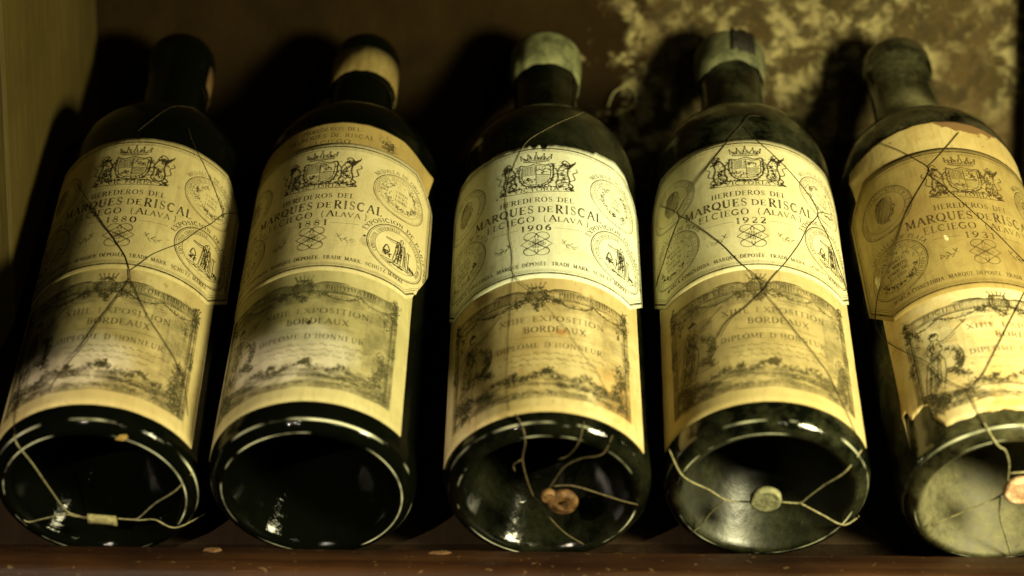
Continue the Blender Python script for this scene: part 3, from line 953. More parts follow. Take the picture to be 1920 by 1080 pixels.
class Paper:
    """a sheet given by its lower and upper edge as functions of u, wrapped on the bottle"""

    def __init__(s, u0, u1, lo, hi, rot, base, seed, curl=()):
        s.u0, s.u1, s.lo, s.hi, s.rot, s.base, s.seed, s.curl = u0, u1, lo, hi, rot, base, seed, curl

    def lift(s, u, t):
        l = s.base + wrinkle(u, t, s.seed)
        for (cu, ct, rr, k) in s.curl:
            d = math.hypot(u - cu, t - ct) / rr
            if d < 1:
                l += k * (1 - d) ** 2
        return l

    def inside(s, u, t):
        return s.u0 + 0.3 < u < s.u1 - 0.3 and s.lo(u) + 0.25 < t < s.hi(u) - 0.25

    def build(s, name, m, parent, du=0.7, dt=2.0):
        mb = MB()
        n = int((s.u1 - s.u0) / du)
        rows = max(3, int(60 / dt))
        top, bot = [], []
        for i in range(n + 1):
            u = s.u0 + (s.u1 - s.u0) * i / n
            a, b = s.lo(u), s.hi(u)
            c1, c2 = [], []
            for j in range(rows + 1):
                t = a + (b - a) * j / rows
                l = s.lift(u, t)
                c1.append(mb.vert(wrap(u, t, s.rot, l), (u, t)))
                if j in (0, rows) or i in (0, n):
                    c2.append(mb.vert(wrap(u, t, s.rot, max(0.02, l - 0.24)), (u, t)))
                else:
                    c2.append(None)
            top.append(c1)
            bot.append(c2)
        for i in range(n):
            for j in range(rows):
                mb.f.append([top[i][j], top[i + 1][j], top[i + 1][j + 1], top[i][j + 1]])
            for j in (0, rows):
                q = [top[i][j], top[i + 1][j], bot[i + 1][j], bot[i][j]]
                mb.f.append(q if j else q[::-1])
        for i in (0, n):
            for j in range(rows):
                mb.f.append([top[i][j], top[i][j + 1], bot[i][j + 1], bot[i][j]])
        o = mb.build(name, m, parent)
        return o

    def ink(s, name, ink, m, parent, fit=None, over=None):
        """wrap strokes on this sheet; fit maps the drawing's t; over = a sheet lying on top that hides them"""
        mb = MB()
        for pts, w in ink.st:
            P = [pts[0]]
            for a, b in zip(pts, pts[1:]):
                d = math.hypot(b[0] - a[0], b[1] - a[1])
                k = max(1, int(d / 1.1))
                P += [(a[0] + (b[0] - a[0]) * i / k, a[1] + (b[1] - a[1]) * i / k) for i in range(1, k + 1)]
            if fit:
                P = [(a, fit(b)) for a, b in P]
            runs, cur = [], []
            for p in P:
                if s.inside(*p) and not (over and over.inside(*p)):
                    cur.append(p)
                else:
                    if len(cur) > 1:
                        runs.append(cur)
                    cur = []
            if len(cur) > 1:
                runs.append(cur)
            z = 0.05 + random.random() * 0.03
            for run in runs:
                prev = None
                for i, (u, t) in enumerate(run):
                    a, b = run[max(0, i - 1)], run[min(len(run) - 1, i + 1)]
                    dx, dy = b[0] - a[0], b[1] - a[1]
                    L = math.hypot(dx, dy) or 1
                    nx, ny = -dy / L * w / 2, dx / L * w / 2
                    l = s.lift(u, t) + z
                    q = (mb.vert(wrap(u + nx, t + ny, s.rot, l), (u, t)), mb.vert(wrap(u - nx, t - ny, s.rot, l), (u, t)))
                    if prev:
                        mb.f.append([prev[0], prev[1], q[1], q[0]])
                    prev = q
        if mb.f:
            return mb.build(name, m, parent)


def octo_lo(d, raw=78.0):
    return lambda u: raw - d if abs(u) < 41 else raw - d + (abs(u) - 41) * 1.04


def octo_hi(d, raw=152.3):
    return lambda u: raw + d if abs(u) < 41 else raw + d - (abs(u) - 41) * 0.95


def ragged(amp, freq, seed):
    return lambda u: amp * (mnoise.noise(Vector((u * freq, seed, 0))) + 0.5 * mnoise.noise(Vector((u * freq * 3.3, seed, 4))))


SURF_WIRES = {
  'b1': [[(-2.4, 162.1), (5.9, 171.1), (16.8, 183.7), (31.4, 189.7), (36.9, 185.5)], [(26.3, 169.8), (32.3, 160.4), (42.6, 150.3), (54.4, 139.8), (61.8, 133.7)], [(81.5, 149.3), (70.8, 140.4), (61.8, 133.4), (53.1, 121.8), (45.2, 113.4), (35.7, 101.5), (27.1, 94.4), (20.3, 89.0), (12.9, 80.8), (9.9, 78.0)], [(-38.4, 138.5), (-25.4, 123.1), (-15.2, 110.6), (-8.2, 101.6), (0.7, 91.9), (5.9, 86.0), (9.9, 78.0), (11.0, 74.0), (14.4, 69.2), (23.8, 56.9), (33.3, 48.7), (45.5, 40.0), (53.1, 32.8), (59.6, 20.2)], [(11.0, 74.0), (9.9, 70.9), (5.3, 60.8), (-0.9, 49.3), (-6.8, 37.1), (-14.8, 27.3), (-20.3, 19.1)], [(-56.3, 57.2), (-46.3, 27.1), (-42.6, 9.6), (-40.7, 3.1)]],
  'b2': [],
  'b3': [[(26.4, 185.2), (16.8, 176.0), (1.2, 165.7), (-11.8, 157.9), (-16.7, 150.3), (-23.2, 135.2), (-24.4, 122.4), (-22.8, 109.1), (-20.1, 89.8), (-19.0, 79.0), (-9.7, 68.5), (0.6, 57.9), (9.3, 48.6), (18.1, 37.6), (27.2, 29.2), (34.5, 19.7)], [(-19.0, 79.0), (-19.6, 54.4), (-20.3, 27.0), (-19.4, 8.5)]],
  'b4': [[(8.1, 173.2), (1.3, 173.0), (-3.3, 167.3), (-12.1, 157.9), (-25.7, 144.8), (-37.1, 135.9), (-47.8, 128.2), (-49.4, 124.9), (-35.1, 110.6), (-22.5, 96.8), (-11.3, 82.4), (-1.7, 72.9), (-0.5, 67.0), (5.7, 58.7), (15.0, 47.3), (26.4, 36.4), (34.2, 29.7), (41.9, 18.3), (51.2, 8.4)], [(-3.3, 167.3), (4.5, 156.3), (16.7, 146.4), (29.9, 135.7), (39.1, 128.5), (41.6, 122.3), (32.0, 110.6), (24.8, 98.5), (14.7, 85.0), (4.2, 73.1), (-0.5, 67.0), (-10.3, 58.8), (-19.7, 53.2), (-26.4, 45.0)], [(-65.8, 141.2), (-49.4, 124.9), (-53.1, 118.3), (-65.2, 106.9), (-79.0, 100.8)], [(55.6, 131.0), (41.6, 122.3), (50.7, 112.4), (58.6, 101.7), (71.1, 94.5)]],
  'b5': [[(-42.1, 171.1), (-30.8, 160.2), (-21.4, 150.5), (-15.5, 144.2), (-16.1, 139.3), (-26.9, 128.3), (-36.0, 119.1), (-44.6, 107.5), (-50.4, 101.4), (-62.4, 93.4), (-69.0, 87.1), (-72.4, 82.8), (-71.8, 75.6), (-65.4, 65.1), (-53.4, 52.4), (-41.7, 41.5), (-36.1, 32.4), (-30.1, 26.2), (-23.5, 21.3)], [(9.1, 164.9), (0.9, 156.7), (-9.3, 147.8), (-15.3, 143.8)], [(-16.1, 139.3), (-8.9, 130.4), (0.4, 118.4), (12.5, 105.1), (22.9, 95.1), (30.3, 89.9)], [(24.5, 74.6), (8.1, 54.1), (-3.4, 39.9), (-13.9, 27.5), (-20.9, 22.3), (-23.5, 21.3), (-22.5, 13.5), (-21.0, 6.7), (-19.9, 2.7)]],
}
BASE_WIRES = {
  'b1': [[(-24.8, 28.3), (-23.8, 26), (-19.6, 17.8), (-15.3, 3.5), (-11.9, -7.4), (-8.8, -10.1), (-3.9, -11.8)], [(-4.0, -12.2), (-9.1, -10.9), (-12.2, -9.8), (-19.8, -11.9), (-26.0, -14.2), (-27.9, -13.0)], [(6.0, -12.3), (12.1, -12.9), (14.7, -11.5), (21.1, -4.1), (29.7, 3.2), (36.1, 8.9)], [(6.9, -12.7), (14.5, -13.3), (20.0, -13.0), (27.2, -17.6), (36.7, -20.7)]],
  'b3': [[(-11.8, 38.0), (-9.0, 34.9), (-8.1, 30.4), (-9.0, 22.1), (-8.0, 13.6), (-5.1, 2.1), (-2.1, -2.2), (0.8, -9.6), (6.8, -18.6), (13.9, -25.2)], [(12.4, 36.0), (10.6, 30.7), (7.0, 23.7), (3.3, 21.4)], [(-0.3, 3.6), (2.5, 10.9), (6.1, 18.1), (11.7, 22.3), (19.1, 24.7), (22.6, 29.8)], [(1.6, 7.4), (9.2, 7.5), (19.8, 3.0), (27.6, -0.4), (32.8, -2.4)], [(-11.6, 15.0), (-12.2, 18.7), (-9.0, 21.5)]],
  'b4': [[(-36.0, 17.0), (-30.9, 10.6), (-20.9, 3.2), (-14.8, -1.9), (-9.9, -2.3), (-4.7, -2.7)], [(-14.8, -1.9), (-19.1, -8.5), (-22.5, -16.2), (-25.7, -20.8)], [(4.9, -2.3), (12.2, -2.6), (14.3, 0.1), (19.8, 7.5), (26.5, 15.0), (32.2, 20.9)], [(12.2, -2.6), (20.6, -8.6), (29.0, -14.2), (35.2, -17.9), (35.5, -15.5)]],
  'b5': [[(-13.5, 36.4), (-8.8, 30.9), (-5.6, 28.1), (-3.0, 21.1), (-1.9, 12.6), (-0.9, 10.3)], [(-1.1, 11.1), (-3.2, 3.9), (-12.6, -3.3), (-25.7, -12.1)], [(-3.1, 3.4), (-1.2, -7.8), (2.6, -18.4), (6.5, -29.2)], [(-1.9, 16.0), (4.0, 16.5)]],
}


def outer_radius(t):
    if t < 9:
        return 38 - 5.3 * max(0, 1 - t / 9) ** 2
    if t <= 170:
        return 38
    if t < 201:
        a = math.asin(min(1, ((t - 170) / 31) ** (1 / 1.15)))
        return 16.2 + 21.8 * max(0, cos(a)) ** 0.9
    return 15.2


INK = ink_material('label ink', (0.032, 0.024, 0.010), 0.95, 0.6, 1.0)
INK_DIM = ink_material('worn label ink', (0.045, 0.032, 0.012), 0.8, 0.35, 2.0)
INK_OLD = ink_material('old engraving ink', (0.06, 0.05, 0.02), 0.85, 0.4, 3.0)
INK_FADED = ink_material('faded engraving ink', (0.075, 0.062, 0.025), 0.8, 0.35, 4.0)
INK_WASH = ink_material('tint wash', (0.13, 0.115, 0.05), 0.27, 0.04, 5.0)
INK_WASH_PALE = ink_material('pale tint wash', (0.15, 0.125, 0.05), 0.15, 0.0, 5.0)
WIRE_DARK = dusty_material('rusty wire', (0.022, 0.014, 0.006), (0.055, 0.036, 0.016), 700, 0.6, 0.4)
WIRE_THIN = dusty_material('thin dusty wire', (0.12, 0.095, 0.04), (0.24, 0.2, 0.09), 600, 0.7)
WIRE_PALE = dusty_material('dusty wire', (0.16, 0.14, 0.07), (0.34, 0.31, 0.16), 600, 0.6, 0.3)


def make_bottle(key, pos, yaw, label, cfg):
    root = bpy.data.objects.new('wine_bottle', None)
    COL.objects.link(root)
    root.empty_display_size = 0.02
    x, v = pos
    # the empty sits on the rack under the base; children are written about the bottle axis
    root.matrix_world = Matrix.Translation(rack_to_world((x, v, 38)) * S) @ Matrix.Rotation(RACK, 4, 'X') @ Matrix.Rotation(-math.radians(yaw), 4, 'Z')
    tag(root, label, 'wine bottle', 'old wine bottles lying in a row on the rack')
    seed = cfg['seed']
    rot = math.radians(cfg['rot'])
    g = MB()
    g.lathe(body_profile(cfg.get('neck', 14.6)), 112, glass_wobble(seed))
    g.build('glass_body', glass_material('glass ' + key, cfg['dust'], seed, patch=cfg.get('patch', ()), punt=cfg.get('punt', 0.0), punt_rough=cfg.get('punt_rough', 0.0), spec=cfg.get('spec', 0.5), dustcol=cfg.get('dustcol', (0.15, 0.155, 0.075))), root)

    # upper label
    b0, t0 = cfg['main']
    fit = lambda t: b0 + (t - 77.9) * (t0 - b0) / 74.4
    rag = ragged(*cfg['rag_top'])
    tear = cfg.get('tear_low', lambda u: -99)
    torn_top = cfg.get('torn_top', lambda u: 0)
    lo0, hi0 = octo_lo(2.6), octo_hi(2.6)
    lo = lambda u: max(fit(lo0(u)) + 0.25 * rag(u + 60), tear(u))
    hi = lambda u: fit(hi0(u)) + rag(u) + torn_top(u)
    up = Paper(-55.5, 55.5, lo, hi, rot, 0.55, seed, cfg.get('curl', ()))
    pm = paper_material('upper label paper ' + key, cfg['paper'], cfg['paper_dark'], seed, cfg.get('mottle', 0.5), cfg.get('fox', 0.4), cfg.get('stains', ()))
    lab = up.build('upper_label', pm, root)
    ink = cfg.get('ink', INK)
    dim = cfg.get('ink_dim', INK_DIM)
    up.ink('border_line', print_border(), ink, lab, fit)
    up.ink('lettering', print_lettering(cfg['year']), ink, lab, fit)
    up.ink('coat_of_arms', print_crest().bolder(1.2), ink, lab, fit)
    up.ink('monogram', print_monogram(), ink, lab, fit)
    up.ink('leaf_sprig', print_sprigs(), dim, lab, fit)
    for cx, cy, r, kind in ((34.5, 130.5, 12.6, 'wreath'), (35.5, 98.0, 14.0, 'statue'), (-34.5, 130.5, 12.6, 'head'), (-34.5, 98.0, 13.4, 'merit')):
        up.ink('medal_print', print_medal(cx, cy, r, kind).bolder(1.15), ink if kind == 'statue' else dim, lab, fit)

    # lower label, its top edge under the upper one
    lb = cfg['low']
    fit2 = lambda t: lb + (t - 6.6) * (b0 - lb) / 71.3
    ua, ub = cfg['low_u']
    lrag = ragged(*cfg['rag_low'])
    ltear = cfg.get('low_tear', lambda u: 0)
    low = Paper(ua, ub, lambda u: lb + lrag(u) + ltear(u), lambda u: b0 + 6, rot, 0.22, seed + 3, cfg.get('low_curl', ()))
    lm = paper_material('lower label paper ' + key, cfg['paper2'], cfg['paper2_dark'], seed + 5, cfg.get('mottle2', 0.6), cfg.get('fox2', 0.5), cfg.get('stains_and_lit2', ()))
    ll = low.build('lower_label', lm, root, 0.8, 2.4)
    i1, i2 = cfg.get('ink_low', (INK_OLD, INK_FADED))
    low.ink('engraved_frame', print_frame().bolder(1.05), i1, ll, fit2, up)
    low.ink('diploma_lettering', print_diploma().bolder(1.2), i2, ll, fit2, up)
    low.ink('engraved_scene', print_scene().bolder(1.1), i1, ll, fit2, up)
    low.ink('engraved_tint', print_tone(), i2, ll, fit2, up)
    low.ink('printed_tint', print_wash(), INK_WASH_PALE if key in ('b3', 'b5') else INK_WASH, ll, fit2, up)

    # older strip of paper above the label
    if 'strip' in cfg:
        st = cfg['strip']
        sp = Paper(st['u'][0], st['u'][1], lambda u: min(fit(148), st['hi'](u) - 1), st['hi'], rot, 0.26, seed + 6, st.get('curl', ()))
        sm = paper_material('collar paper ' + key, st['col'], st['dark'], seed + 8, 0.7, 0.6, st.get('stains', ()))
        so = sp.build('collar_label', sm, root, 0.8, 3)
        if st.get('text'):
            k = Ink()
            for j, (tx, h, w) in enumerate(st['text']):
                k.text(tx, h, st.get('tu', 0), st['t0'] - j * 4.1, w)
            k.fuzz([(st.get('tu', 0) + 24, st['t0'] - 3), (st.get('tu', 0) + 26, st['t0'] - 6)], 1.6, 80, 2.0, 0.3)
            sp.ink('lettering', k, INK_OLD, so, None, up)

    # capsule remains round the mouth
    if 'cap' in cfg:
        cp = cfg['cap']
        nk = cfg.get('neck', 14.6)
        n = 72
        mb = MB()
        rows = []
        prof = [(nk + 0.2, -1), (nk + 0.5, 0), (nk + 1.5, 0.45), (nk + 1.7, 0.6), (nk + 1.7, 0.88), (nk + 0.9, 0.97), (nk - 1.6, 1.0), (0.01, 1.0)]
        for j, (r, f) in enumerate(prof):
            row = []
            for k in range(n):
                a = 2 * pi * k / n
                edge = cp['t0'] + cp['rag'] * mnoise.noise(Vector((cos(a) * 2.2, sin(a) * 2.2, seed)))
                t = edge if f <= 0 else edge + (cp['t1'] - edge) * f
                rr = r + 0.35 * mnoise.noise(Vector((cos(a) * 4, sin(a) * 4, j * 0.8 + seed))) if r > 1 else r
                row.append(mb.vert((rr * sin(a), t, rr * cos(a))))
            rows.append(row)
        for a, b in zip(rows, rows[1:]):
            for k in range(n):
                mb.f.append([a[k], a[(k + 1) % n], b[(k + 1) % n], b[k]])
        mb.build(cp.get('name', 'capsule'), cp['mat'], root)
        if 'flap' in cp:
            a0, a1, ta, tb = cp['flap']
            mb = MB()
            rr = []
            for i in range(15):
                a = math.radians(a0 + (a1 - a0) * i / 14)
                h = mnoise.noise(Vector((i * 0.7, 2, seed))) * 3
                row = [mb.vert(((nk + q) * sin(a), t, (nk + q) * cos(a))) for q, t in ((2.0, ta + h), (2.4, (ta + tb) / 2), (2.3, tb - h))]
                rr.append(row + [mb.vert(((nk + q) * sin(a), t, (nk + q) * cos(a))) for q, t in ((1.5, tb - h), (1.5, ta + h))])
            for a, b in zip(rr, rr[1:]):
                for j in range(5):
                    mb.f.append([a[j], b[j], b[(j + 1) % 5], a[(j + 1) % 5]])
            mb.f.append(rr[0])
            mb.f.append(rr[-1][::-1])
            mb.build('torn_foil', cp['flap_mat'], root)

    if 'band' in cfg:
        t0, t1, a0, a1, bm = cfg['band']
        nk = cfg.get('neck', 14.6)
        mb = MB()
        cols = []
        for i in range(41):
            a = math.radians(a0 + (a1 - a0) * i / 40)
            e = 0.9 * mnoise.noise(Vector((i * 0.35, seed, 0)))
            row = []
            for q, t in ((0.25, t0 + e), (0.65, t0 + e), (0.7, (t0 + t1) / 2), (0.65, t1 - e * 0.6), (0.25, t1 - e * 0.6)):
                rr = nk + 0.1 + q
                row.append(mb.vert((rr * sin(a), t, rr * cos(a)), (a * rr, t)))
            cols.append(row)
        for a, b in zip(cols, cols[1:]):
            for j in range(4):
                mb.f.append([a[j], b[j], b[j + 1], a[j + 1]])
        mb.f.append(cols[0])
        mb.f.append(cols[-1][::-1])
        mb.build('neck_band', bm, root)

    # wire netting left on the bottle
    for path in SURF_WIRES[key]:
        pts = []
        for th, t in path:
            a = math.radians(th)
            r = outer_radius(t) + 1.35
            pts.append((r * sin(a), t, r * cos(a)))
        sm = smooth_path(pts, 1.6)
        fixed = []
        for q in sm:
            rad = math.hypot(q.x, q.z)
            want = outer_radius(q.y) + 0.78
            f = want / rad
            j = mnoise.noise(Vector((q.x, q.y, q.z)) * 0.13) * 0.2
            fixed.append((q.x * f + j, q.y + j, q.z * f))
        mb = MB()
        mb.tube(fixed, 0.16 if key != 'b3' else 0.09)
        mb.build('wire', WIRE_DARK if key != 'b3' else WIRE_THIN, root)
    for path in BASE_WIRES.get(key, ()):
        pts = []
        for i, (px, pz) in enumerate(path):
            rad = math.hypot(px, pz)
            t = -1.0 if rad < 33.6 else -1.0 + (rad - 33.6) * 1.1
            if rad < 30:
                t += 0.35 * mnoise.noise(Vector((px * 0.2, pz * 0.2, seed)))
            pts.append((px, t, pz))
        mb = MB()
        mb.tube(smooth_path(pts, 1.2), 0.34 if key in ('b4', 'b5') else 0.27)
        mb.build('wire', WIRE_PALE if key != 'b3' else dusty_material('dull wire', (0.06, 0.045, 0.02), (0.14, 0.11, 0.05), 600, 0.6, 0.3), root)
    return root


def part_disc(name, root, c, r, th, m, seed, squash=1.0, hole=False):
    """lead seal: a pressed, slightly uneven disc with a raised rim, facing out of the base"""
    mb = MB()
    n = 40
    prof = [(0.001, -th), (r * 0.5, -th - 0.1), (r * 0.72, -th + 0.05), (r * 0.84, -th - 0.25), (r * 0.97, -th - 0.05), (r, -th * 0.6), (r * 0.98, 0), (0.001, 0.1)]
    if hole:
        prof = [(0.001, -th + 1.3), (r * 0.3, -th + 1.1), (r * 0.42, -th - 0.5), (r * 0.62, -th + 0.3), (r * 0.84, -th - 0.4), (r * 0.97, -th + 0.4), (r, -th * 0.5), (r * 0.95, 0), (0.001, 0.1)]
    rows = []
    for j, (q, t) in enumerate(prof):
        row = []
        for k in range(n):
            a = 2 * pi * k / n
            rr = q * (1 + 0.06 * mnoise.noise(Vector((cos(a) * 1.6, sin(a) * 1.6, seed))) + 0.03 * mnoise.noise(Vector((cos(a) * 5, sin(a) * 5, seed + j))))
            row.append(mb.vert((c[0] + rr * sin(a), t - 1.3, c[1] + rr * cos(a) * squash)))
        rows.append(row)
    for a, b in zip(rows, rows[1:]):
        for k in range(n):
            mb.f.append([a[k], b[k], b[(k + 1) % n], a[(k + 1) % n]])
    return mb.build(name, m, root)


PALE, PALE_D = (0.70, 0.63, 0.37), (0.50, 0.41, 0.19)
OCHRE, OCHRE_D = (0.38, 0.29, 0.095), (0.22, 0.145, 0.04)
BROWN = (0.16, 0.085, 0.03)

b1 = make_bottle('b1', (-163.4, -3), -0.3, 'dark dusty wine bottle dated 1880 with a pinched metal tab on wires across its base', dict(
    seed=1.3, rot=-1.0, spec=0.12, dust=0.006, year='1880', main=(81.7, 155.0), rag_top=(0.3, 0.15, 1.0), paper=(0.60, 0.51, 0.24), paper_dark=(0.40, 0.31, 0.12),
    mottle=0.6, fox=0.35, low=8.7, low_u=(-46, 45.5), rag_low=(0.15, 0.1, 2.0), paper2=(0.55, 0.46, 0.21), paper2_dark=(0.38, 0.29, 0.11),
    stains=((-14, 118, 9, 22, 0.45, (0.2, 0.13, 0.05), 0.9, 1.2),),
    stains_and_lit2=((7, 76, 7, 9, 0.6, (0.2, 0.13, 0.05), 0.7, 1.2), (-10, 31, 36, 21, 0.75, (0.70, 0.62, 0.47), 0.35, 0.7)),  # last ellipse paints the lamplit area pale; the first is a brown stain
    band=(237, 253, 72, 128, paper_material('brown neck paper', (0.16, 0.09, 0.03), (0.08, 0.045, 0.015), 41.0, 0.8, 0.8)),
    tear_low=lambda u: -99))
b2 = make_bottle('b2', (-85.2, -3), 1.2, 'wine bottle dated 1881 with an ochre paper strip above its label, no wire', dict(
    seed=2.9, rot=-10.7, spec=0.12, dust=0.006, year='1881', main=(80.4, 152.1), rag_top=(0.1, 0.15, 3.0), paper=(0.66, 0.58, 0.31), paper_dark=(0.48, 0.39, 0.17),
    mottle=0.4, fox=0.25, low=10.2, low_u=(-48, 45.5), rag_low=(0.12, 0.1, 5.0), paper2=(0.52, 0.46, 0.22), paper2_dark=(0.36, 0.31, 0.13), fox2=0.15,
    stains_and_lit2=((-3, 35, 37, 22, 0.75, (0.66, 0.61, 0.46), 0.3, 0.6), (4, 50, 1.1, 1.9, 1.0, (0.03, 0.02, 0.01), 0.2, 0.0)),  # broad pale ellipse puts the lamplit area into the paper; then a dark speck
    stains=((21, 97, 5, 3, 0.6, (0.2, 0.15, 0.06), 0.9, 1.0), (20.5, 100.6, 0.9, 0.9, 1.0, (0.03, 0.02, 0.01), 0.3, 0)),
    ink_low=(ink_material('grey engraving ink', (0.085, 0.08, 0.035), 0.75, 0.3, 6.0), INK_FADED),
    band=(236, 254, -75, 118, paper_material('neck band paper', (0.27, 0.205, 0.065), (0.13, 0.085, 0.022), 31.0, 0.8, 0.8)),
    tear_low=lambda u: -99 if u < 43.5 else 79 + (u - 43.5) * 2.1 + 1.5 * mnoise.noise(Vector((u * 0.9, 0, 0))),
    strip=dict(u=(-49, 50.5), hi=lambda u: 168.6 - 0.0022 * (u - 5) ** 2 + 0.4 * mnoise.noise(Vector((u * 0.2, 1, 1))) - (max(0, u - 34) * 0.28), col=(0.42, 0.31, 0.10), dark=(0.30, 0.21, 0.065),
               text=(('HEREDEROS DEL', 2.3, 24), ('MARQUES DE RISCAL', 2.5, 36), ('ELCIEGO', 2.3, 17)), t0=163.0, tu=2, curl=((52, 158, 12, 2.4),))))
b3 = make_bottle('b3', (0, -4.5), 0.6, 'wine bottle dated 1906 with the palest label and a round brown seal in its base', dict(
    seed=4.1, rot=-6.7, spec=0.3, dust=0.10, punt_rough=0.06, patch=((20, 172, 26, 26, 0.22),), year='1906', main=(77.9, 152.3), stains=((-18, 88, 12, 7, 0.35, (0.30, 0.24, 0.10), 0.9, 1.5), (18, 90, 14, 5, 0.3, (0.34, 0.28, 0.12), 0.9, 1.5), (-28, 114, 7, 16, 0.35, (0.34, 0.27, 0.11), 0.9, 1.5)), rag_top=(0.9, 0.11, 6.0), paper=(0.80, 0.82, 0.60), paper_dark=(0.64, 0.62, 0.38), mottle=0.4, fox=0.25,
    torn_top=lambda u: (1.9 if 24 < u < 44 else 0) + (-2.0 if 2 < u < 4 else 0) + (-1.2 if -2.2 < u < -0.6 else 0), curl=((34, 156, 10, 1.0),),
    low=6.6, low_u=(-48, 47), rag_low=(0.2, 0.1, 4.0), paper2=(0.62, 0.53, 0.27), paper2_dark=(0.43, 0.30, 0.10), mottle2=0.7, fox2=0.5,
    stains_and_lit2=((-21, 73, 6, 7, 0.75, (0.25, 0.16, 0.06), 0.5, 1.2), (9, 46.5, 3.2, 3.2, 0.9, (0.36, 0.19, 0.05), 0.5, 0.5), (33, 20, 17, 22, 0.75, (0.50, 0.27, 0.06), 0.8, 1.5), (-14, 39, 5, 2.4, 0.6, (0.40, 0.24, 0.07), 0.6, 1.0), (21, 69, 1.8, 1.8, 0.6, (0.3, 0.18, 0.06), 0.5, 0.2)),
    cap=dict(t0=243, t1=267, rag=2.0, mat=dusty_material('pale green wax', (0.06, 0.063, 0.025), (0.20, 0.205, 0.088), 130, 0.75), name='wax_cap')))
b4 = make_bottle('b4', (79.2, -3.5), 1.8, 'wine bottle dated 1922 crossed by dark wire, flat grey seal in its base', dict(
    seed=5.7, rot=-3.6, dust=0.34, punt=0.12, punt_rough=0.28, year='1922', main=(81.8, 155.0), stains=((-36, 134, 12, 12, 0.4, (0.32, 0.22, 0.08), 0.9, 1.5), (24, 92, 11, 5, 0.35, (0.34, 0.25, 0.09), 0.9, 1.5), (-10, 150, 20, 5, 0.3, (0.36, 0.26, 0.1), 0.9, 1.5)), rag_top=(0.15, 0.1, 8.0), paper=(0.70, 0.655, 0.39), paper_dark=(0.52, 0.44, 0.20), mottle=0.45, fox=0.25,
    low=10.6, low_u=(-47.5, 47), rag_low=(0.15, 0.1, 9.0), paper2=(0.50, 0.41, 0.19), paper2_dark=(0.37, 0.28, 0.10), mottle2=0.6, fox2=0.25,
    ink_low=(ink_material('brown engraving ink', (0.09, 0.07, 0.025), 0.75, 0.3, 7.0), INK_FADED),
    stains_and_lit2=((-2, 70, 6, 5, 0.4, (0.3, 0.2, 0.08), 0.8, 1.0),),
    cap=dict(t0=244, t1=267, rag=2.2, mat=dusty_material('greenish lead foil', (0.045, 0.048, 0.02), (0.14, 0.143, 0.065), 130, 0.7), flap=(-2, 38, 251, 265.5), flap_mat=dusty_material('black foil', (0.006, 0.005, 0.003), (0.02, 0.016, 0.01), 200, 0.7))))
b5 = make_bottle('b5', (165.4, -6), -0.4, 'wine bottle dated 1931 with a brown stained label and dusty green neck, rightmost', dict(
    seed=7.7, rot=4.4, dust=0.55, year='1931', main=(74.2, 151.7), rag_top=(0.15, 0.1, 8.0), paper=OCHRE, paper_dark=OCHRE_D, mottle=0.6, fox=0.4,
    ink=ink_material('brown label ink', (0.06, 0.035, 0.012), 0.85, 0.45, 8.0),
    stains=((-26, 118, 16, 22, 0.45, (0.22, 0.13, 0.035), 0.9, 1.6), (14, 128, 10, 12, 0.4, (0.24, 0.15, 0.04), 0.9, 1.6), (-13, 101, 1.0, 2.4, 0.9, (0.7, 0.6, 0.35), 0.3, 0.3), (-45, 97, 2, 5, 0.9, (0.75, 0.65, 0.4), 0.5, 0.6)),
    low=9.5, low_u=(-47, 47), rag_low=(1.2, 0.16, 12.0), paper2=(0.66, 0.58, 0.32), paper2_dark=(0.60, 0.40, 0.13), mottle2=0.7, fox2=0.8,
    low_tear=lambda u: (16.5 if -47 < u < -43 else 0) + (14.5 - abs(u + 38) * 0.3 if -43 <= u < -34 else 0) + (max(0, 7 - (u + 34) * 1.6) if -34 <= u < -24 else 0), low_curl=((-46, 26, 10, 1.2),),
    stains_and_lit2=((-8, 53, 2.2, 1.6, 0.8, (0.45, 0.25, 0.07), 0.5, 0.4), (-4, 47, 1.5, 1.1, 0.8, (0.4, 0.22, 0.06), 0.5, 0.4), (-42, 58, 5, 10, 0.6, (0.42, 0.24, 0.06), 0.7, 1.0), (-45, 35, 4, 16, 0.5, (0.45, 0.27, 0.07), 0.8, 1.0), (-6, 12, 16, 4, 0.7, (0.5, 0.27, 0.06), 0.7, 1.5)),
    patch=((-37, 48, 6, 20, 0.55), (-2, 215, 14, 19, 0.8), (8, 205, 14, 15, 0.8)), punt=0.6, punt_rough=0.4, dustcol=(0.19, 0.175, 0.08), neck=14.8,  # first patch paints a blurred reflection on the left flank; neck ones are dust
    strip=dict(u=(-48, 50), hi=lambda u: 172.4 - 0.0022 * (u - 3) ** 2 + 0.5 * mnoise.noise(Vector((u * 0.25, 3, 1))), col=(0.56, 0.44, 0.18), dark=(0.40, 0.28, 0.09),
               stains=((8, 172.6, 19, 8.5, 0.95, (0.16, 0.085, 0.03), 0.12, 0.9),), curl=((-48, 160, 12, 1.6),))))

